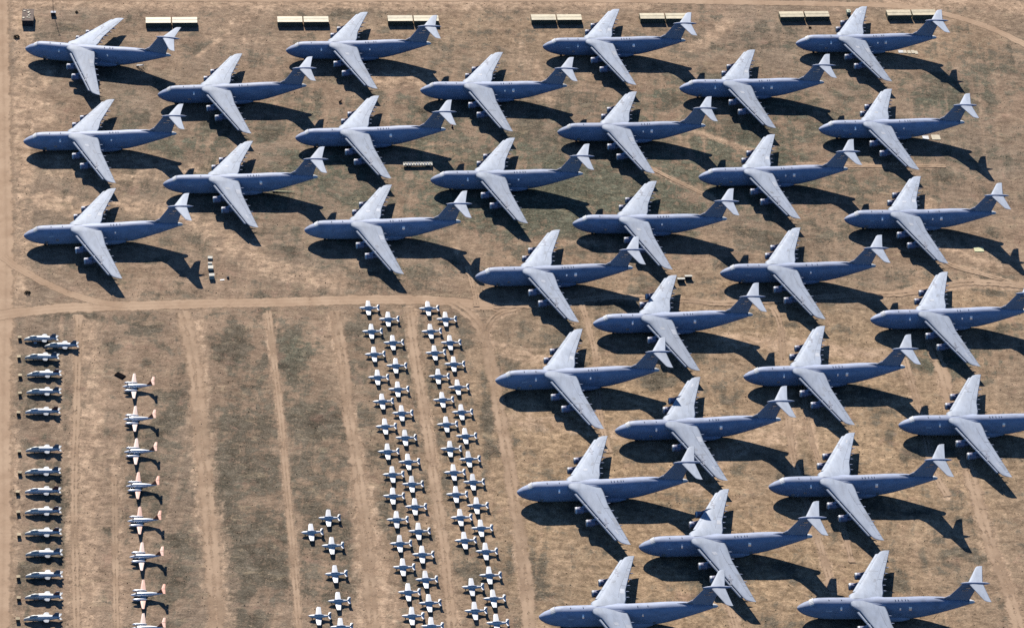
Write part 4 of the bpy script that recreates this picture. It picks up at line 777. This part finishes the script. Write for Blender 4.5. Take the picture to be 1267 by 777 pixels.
# crates standing in front of the jets' noses
def make_crate():
    root = empty('timber_crate')
    m = MB(); m.box((0, 0, .75), (1.35, 1.25, 1.3)); m.build('crate_body', CRATED, root)
    m = MB(); m.box((0, 0, 1.44), (1.55, 1.45, .08)); m.build('lid', CRATE, root)
    m = MB()
    for sx in (-.45, .45): m.box((sx, 0, .05), (.16, 1.25, .1))
    m.build('skid', CRATED, root)
    return root
cp = make_crate()
for i, (x, y) in enumerate(CRATES):
    t = cp if i == 0 else copy_tree(cp)
    t.location = (x, y, 0); t.rotation_euler = (0, 0, .14 + rnd.uniform(-.15, .15))
    tag(t, CRATELAB[i], 'crate', 'timber crates before the noses of the grey jets')

# ---------------------------------------------------------------- cream containers along the top
def make_container():
    root = empty('shipping_container')
    L, W, H = 12.25, 2.42, 2.62
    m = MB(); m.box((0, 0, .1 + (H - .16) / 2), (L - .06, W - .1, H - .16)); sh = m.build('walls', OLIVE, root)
    m = MB(); m.box((0, 0, H), (L, W, .1)); m.build('roof', SHELL, root)
    m = MB()
    for k in range(30):
        m.box((-L / 2 + .3 + k * (L - .6) / 29, -W / 2 + .025, 1.3), (.16, .06, 2.3))
        m.box((-L / 2 + .3 + k * (L - .6) / 29, W / 2 - .025, 1.3), (.16, .06, 2.3))
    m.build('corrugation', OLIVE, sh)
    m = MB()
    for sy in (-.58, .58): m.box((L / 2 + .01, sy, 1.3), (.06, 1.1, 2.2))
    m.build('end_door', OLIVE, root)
    return root
kp = make_container(); first = True
GN = ['leftmost pair', 'second pair from the left', 'third pair from the left', 'fourth pair from the left', 'third pair from the right', 'second pair from the right', 'rightmost pair']
for gi, ((x0, y0), (x1, y1)) in enumerate(CONT):
    a = math.atan2(y1 - y0, x1 - x0); co, si = math.cos(a), math.sin(a)
    for k in range(2):
        for j in range(2):
            u = 6.2 + k * 12.95; w = -1.25 - j * 2.68
            t = kp if first else copy_tree(kp); first = False
            t.location = (x0 + co * u - si * w, y0 + si * u + co * w, 0); t.rotation_euler = (0, 0, a)
            tag(t, 'cream-roofed container, %s %s in the %s' % (('rear', 'front')[j], ('left', 'right')[k], GN[gi]), 'container', 'cream containers in blocks along the top road')

# ---------------------------------------------------------------- odds and ends
def at(name, label, cat, loc, rz=0.0, group=None):
    t = empty(name, loc, rz); tag(t, label, cat, group); return t

x, y = SHED
t = at('storage_shed', 'brown flat-roofed shed littered with pale scraps, top left corner', 'shed', (x, y, 0), .12)
m = MB(); m.box((0, 0, 1.55), (5.3, 10.2, 3.1)); m.build('walls', DARK, t)
m = MB(); m.box((0, .1, 3.2), (5.7, 10.6, .2)); rf = m.build('roof', BROWN, t)
for (a, b, c, d) in ((.3, 2.2, .9, 1.5), (.5, -.6, .9, .9), (-.2, -2.3, .6, .9), (.7, -2.6, 1.3, .5), (-2.0, -2.8, 1.0, 1.2), (-1.8, 3.4, 1.1, .8), (-.2, 4.2, .5, .5), (1.0, .6, .6, .6)):
    m = MB(); m.box((a, b, 3.42), (c, d, .22), rnd.uniform(-.5, .5)); m.build('roof_scrap', BOARD, rf)

x, y = MAST
t = at('light_mast', 'tall thin dark mast rising beside a small cabinet near the top edge', 'mast', (x, y, 0), .1)
m = MB(); m.tube([(0, 0, 0), (0, 0, MASTH)], [.16, .09], 8); m.build('pole', DARK, t)
m = MB(); m.box((0, 0, .12), (1.2, 1.2, .24)); m.build('footing', CRATE, t)
m = MB(); m.box((0, 0, MASTH - .2), (1.4, .25, .3)); m.build('lamp_head', DARK, t)
t = at('control_cabinet', 'small dark cabinet with a pale top at the foot of the mast', 'cabinet', (x + .3, y - 1.7, 0), .1)
m = MB(); m.box((0, 0, .95), (2.3, 1.6, 1.9)); m.build('body', DARK, t)
m = MB(); m.box((0, 0, 1.95), (2.5, 1.8, .1)); m.build('top', MARK, t)

(x0, y0), (x1, y1) = TRAILER
a = math.atan2(y1 - y0, x1 - x0); L = math.hypot(x1 - x0, y1 - y0)
t = at('flatbed_trailer', 'long pale flatbed trailer under a row of cradles, in the upper middle of the field', 'trailer', ((x0 + x1) / 2, (y0 + y1) / 2, 0), a)
m = MB(); m.box((0, 0, 1.15), (L, 2.6, .3)); m.box((0, 0, .9), (L - .8, 1.0, .3)); m.build('deck', TRAILM, t)
for s in (-1, 1):
    m = MB(); m.box((0, s * 1.2, 1.42), (L - .3, .14, .24)); m.build('side_rail', TRAILM, t)
for k in range(10):
    m = MB(); m.box((-L / 2 + 1.1 + k * (L - 2.2) / 9, 0, 1.48), (.65, 1.0, .36)); m.build('cradle', MARK if k % 3 else TRAILM, t)
for xx in (-L / 2 + 1.8, -L / 2 + 3.0, L / 2 - 2.8, L / 2 - 1.6):
    m = MB()
    for s in (-1, 1): m.tube([(xx, s * .95 - .18, .45), (xx, s * .95 + .18, .45)], [.45, .45], 10)
    m.tube([(xx, -.9, .45), (xx, .9, .45)], [.08, .08], 6); m.build('axle', RUBBER, t)
m = MB(); m.box((-L / 2 - .7, 0, .95), (1.4, .2, .18)); m.build('drawbar', DARK, t)

# white crates left of the field edge
for i, ((x, y), (w, d, h), mat, lab) in enumerate(WHITEBOX):
    t = at('equipment_box', lab, 'box', (x, y, 0), .12 + rnd.uniform(-.05, .05), 'pale equipment boxes stacked in a short line')
    m = MB(); m.box((0, 0, h / 2), (w, d, h), 0, .96); m.build('body', TRAILM, t)
    m = MB(); m.box((0, 0, h + .05), (w * 1.05, d * 1.05, .1)); m.build('lid', BEIGE, t)
x, y = TYREPOS
t = at('wheel_drum', 'small dark drum lying on the dirt right of the pale box line', 'drum', (x, y, 0), .3)
m = MB(); m.tube([(-.5, 0, .45), (.5, 0, .45)], [.45, .45], 12); m.build('barrel', DARK, t)
m = MB(); m.tube([(-.54, 0, .45), (-.5, 0, .45)], [.42, .42], 12); m.build('cap', MARK, t)
x, y = STRIPPOS
t = at('metal_panel', 'narrow pale metal panel flat on the dirt between box line and drum', 'panel', (x, y, 0), .25)
m = MB(); m.box((0, 0, .12), (1.9, .6, .1)); m.build('sheet', ALLOY, t)
m = MB()
for sx in (-.7, .7): m.box((sx, 0, .035), (.12, .6, .07))
m.build('batten', CRATED, t)

for i, ((x, y), lab) in enumerate(zip(TABLES, ('white-topped dark stand with open front, by the wing tip', 'second white-topped dark stand, further right and up from the wing tip'))):
    t = at('work_stand', lab, 'stand', (x, y, 0), .13, 'white-topped stands by the wing tip')
    m = MB(); m.box((0, 0, 1.75), (3.4, 1.2, .14)); m.build('top', BEIGE, t)
    m = MB(); m.box((0, .2, .85), (3.2, .8, 1.62)); m.build('cabinet', DARK, t)
    for sx in (-1.55, 1.55):
        m = MB(); m.box((sx, -.45, .84), (.1, .1, 1.66)); m.build('leg', DARK, t)

for i, ((x, y), (w, d), lab) in enumerate(PANELS_):
    mat = PALEM if i in (0, 5) else (STRAWY if i == 7 else BOARD)
    t = at('pale_panel', lab, 'panel', (x, y, 0), .13 if i < 7 else .1, 'pale panels lying on the ground')
    m = MB(); m.box((0, 0, .2), (w, d, .1)); m.build('sheet', mat, t)
    m = MB()
    for sx in (-.35, 0, .35): m.box((sx * w, 0, .075), (.15, d * .96, .15))
    m.build('batten', CRATED, t)

x, y = STAIR
t = at('boarding_ladder', 'small pale wheeled ladder under the rear of the top left transport', 'ladder', (x, y, 0), -.55)
m = MB()
for s in (-.5, .5): m.add([(-2.2, s - .06, .3), (2.0, s - .06, 2.2), (2.0, s - .06, 2.45), (-2.2, s - .06, .55), (-2.2, s + .06, .3), (2.0, s + .06, 2.2), (2.0, s + .06, 2.45), (-2.2, s + .06, .55)], [(0, 1, 2, 3), (7, 6, 5, 4), (0, 4, 5, 1), (3, 2, 6, 7), (0, 3, 7, 4), (1, 5, 6, 2)])
m.build('rail', PALEM, t)
m = MB()
for k in range(9): m.box((-2.0 + k * .48, 0, .5 + k * .215), (.4, .95, .06))
m.build('steps', PALEM, t)
for sx in (-1.6, 1.6):
    m = MB()
    for s in (-.6, .6): m.tube([(sx, s - .06, .25), (sx, s + .06, .25)], [.25, .25], 10)
    m.box((sx, 0, .3 if sx < 0 else 1.1), (.1, 1.2, .1)); m.build('wheel_set', RUBBER, t)

x, y = BOOM
t = at('tow_bar', 'long pale yellow tow bar lying behind the shadow of a transport', 'tow bar', (x, y, 0), .06)
m = MB(); m.tube([(-4.6, 0, .4), (4.6, 0, .45)], [.28, .16], 8); m.build('shaft', STRAWY, t)
m = MB(); m.box((-5.0, 0, .4), (.9, .7, .35)); m.build('head', DARK, t)
m = MB()
for s in (-.4, .4): m.tube([(-3.6, s - .07, .28), (-3.6, s + .07, .28)], [.28, .28], 10)
m.tube([(-3.6, -.4, .28), (-3.6, .4, .28)], [.05, .05], 6); m.build('wheel_pair', RUBBER, t)

x, y = CART
t = at('fire_cart', 'small dark two-wheeled cart standing alone between two transports', 'cart', (x, y, 0), .9)
m = MB(); m.tube([(-.7, 0, .7), (.7, 0, .9)], [.42, .42], 10); m.build('tank', CRATED, t)
m = MB(); m.tube([(.7, 0, .9), (1.6, 0, 1.3)], [.05, .05], 6); m.box((1.6, 0, 1.3), (.08, .7, .08)); m.build('handle', DARK, t)
for s in (-1, 1):
    m = MB(); m.tube([(-.1, s * .55 - .07, .4), (-.1, s * .55 + .07, .4)], [.4, .4], 10); m.build('wheel', RUBBER, t)
x, y = CART2
t = at('fire_bottle', 'small orange bottle on a stand just behind a transport tail', 'bottle', (x, y, 0), 0)
m = MB(); m.tube([(0, 0, .3), (0, 0, 1.3), (0, 0, 1.5)], [.4, .4, .15], 10); m.build('body', ORANGE, t)
m = MB(); m.box((0, 0, .15), (1.0, 1.0, .3)); m.build('base', DARK, t)

x, y = GENSET
t = at('generator_cart', 'small pale green generator box just ahead of the top right wing', 'generator', (x, y, 0), .13)
m = MB(); m.box((0, 0, 1.2), (1.9, 2.6, 1.7)); m.build('housing', paint('pale_green_paint', (0.62, 0.66, 0.48), .5), t)
m = MB(); m.box((.2, -.2, 2.1), (.7, .7, .12)); m.build('vent', DARK, t)
for sx in (-.7, .7):
    m = MB()
    for s in (-1, 1): m.tube([(sx, s * 1.0 - .1, .3), (sx, s * 1.0 + .1, .3)], [.3, .3], 10)
    m.tube([(sx, -1, .3), (sx, 1, .3)], [.05, .05], 6); m.build('wheel_set', RUBBER, t)

x, y = TARP
t = at('tarpaulin_bundle', 'flat black tarpaulin bundle left of the topmost twin-engine plane', 'tarpaulin', (x, y, 0), -.55)
m = MB(); m.box((0, 0, .25), (4.4, 2.5, .46), 0, .95); m.build('cover', BLACKT, t)
m = MB()
for sx in (-1, 1):
    for sy in (-1, 1): m.box((sx * 2.35, sy * 1.35, .06), (.3, .3, .12))
m.build('ballast', DARK, t)
x, y = WBLOCK
t = at('wheel_chock', 'small white block on the dirt below the topmost grey jet', 'block', (x, y, 0), .2)
m = MB(); m.box((0, 0, .4), (1.4, .7, .6), 0, .8); m.build('body', PALEM, t)
m = MB(); m.box((0, 0, .06), (1.5, .8, .1)); m.build('base', DARK, t)

# low bushes one can tell apart
def make_bush(r, seed):
    rg = random.Random(seed)
    root = empty('desert_bush')
    m = MB()
    for k in range(140):
        a = rg.uniform(0, 6.28); e = rg.uniform(.05, 1.0); d = r * (.35 + .65 * rg.random() ** .6)
        c = Vector((d * math.cos(a) * (1 - e * .5), d * math.sin(a) * (1 - e * .5) * .8, r * .75 * e * rg.uniform(.4, 1.1) + .05))
        u = Vector((rg.gauss(0, 1), rg.gauss(0, 1), rg.gauss(0, 1))).normalized(); w = u.orthogonal().normalized(); q = r * rg.uniform(.10, .2)
        m.add([c - u * q, c + w * q * .6, c + u * q, c - w * q * .6], [(0, 1, 2, 3)])
    m.build('foliage', BUSHM, root)
    m = MB()
    for k in range(6):
        a = k * 1.05; m.tube([(0, 0, 0), (r * .5 * math.cos(a), r * .45 * math.sin(a), r * .45)], [.05, .02], 5)
    m.build('stems', CRATED, root)
    return root
for i, ((x, y), r, lab) in enumerate(BUSHES):
    t = make_bush(r, 30 + i); t.location = (x, y, 0); tag(t, lab, 'bush', 'low bushes on the open dirt')

# ---------------------------------------------------------------- light
el, az = R(SUN_EL), R(SUN_AZ)        # az: direction the light travels, from +x
d = Vector((math.cos(az) * math.cos(el), math.sin(az) * math.cos(el), -math.sin(el)))
w = bpy.data.worlds.new('World'); S.world = w; w.use_nodes = True
nt = w.node_tree; bg = nt.nodes['Background']
sky = nt.nodes.new('ShaderNodeTexSky'); sky.sky_type = 'NISHITA'; sky.sun_disc = False
sky.sun_elevation = el; sky.sun_rotation = math.atan2(-d.x, -d.y) % (2 * math.pi)
sky.altitude = 800; sky.air_density = 1.0; sky.dust_density = 0.0; sky.ozone_density = SKY_OZONE
nt.links.new(sky.outputs[0], bg.inputs[0]); bg.inputs[1].default_value = SKY_STR
ld = bpy.data.lights.new('sun', 'SUN'); ld.energy = SUN_STR; ld.angle = R(0.53); ld.color = (1.0, 0.955, 0.89)
lo = bpy.data.objects.new('sun', ld); link(lo); lo.location = (-100, 300, 300); lo.rotation_euler = d.to_track_quat('-Z', 'Y').to_euler()

# ---------------------------------------------------------------- camera
cd = bpy.data.cameras.new('camera'); cam = bpy.data.objects.new('camera', cd); link(cam)
cd.sensor_width = 36.0; cd.lens = LENS; cd.clip_start = 10; cd.clip_end = 30000
rt, up, fw = Vector(CAM_RT), Vector(CAM_UP), Vector(CAM_FW)
M = Matrix((rt, up, -fw)).transposed().to_4x4(); M.translation = Vector(CAM_POS)
cam.matrix_world = M
S.camera = cam
S.view_settings.view_transform = 'Standard'; S.view_settings.look = 'None'
S.view_settings.exposure = EXPO; S.view_settings.gamma = 1.0
S.cycles.max_bounces = 6; S.cycles.diffuse_bounces = 0; S.cycles.transparent_max_bounces = 8
S.cycles.use_denoising = False
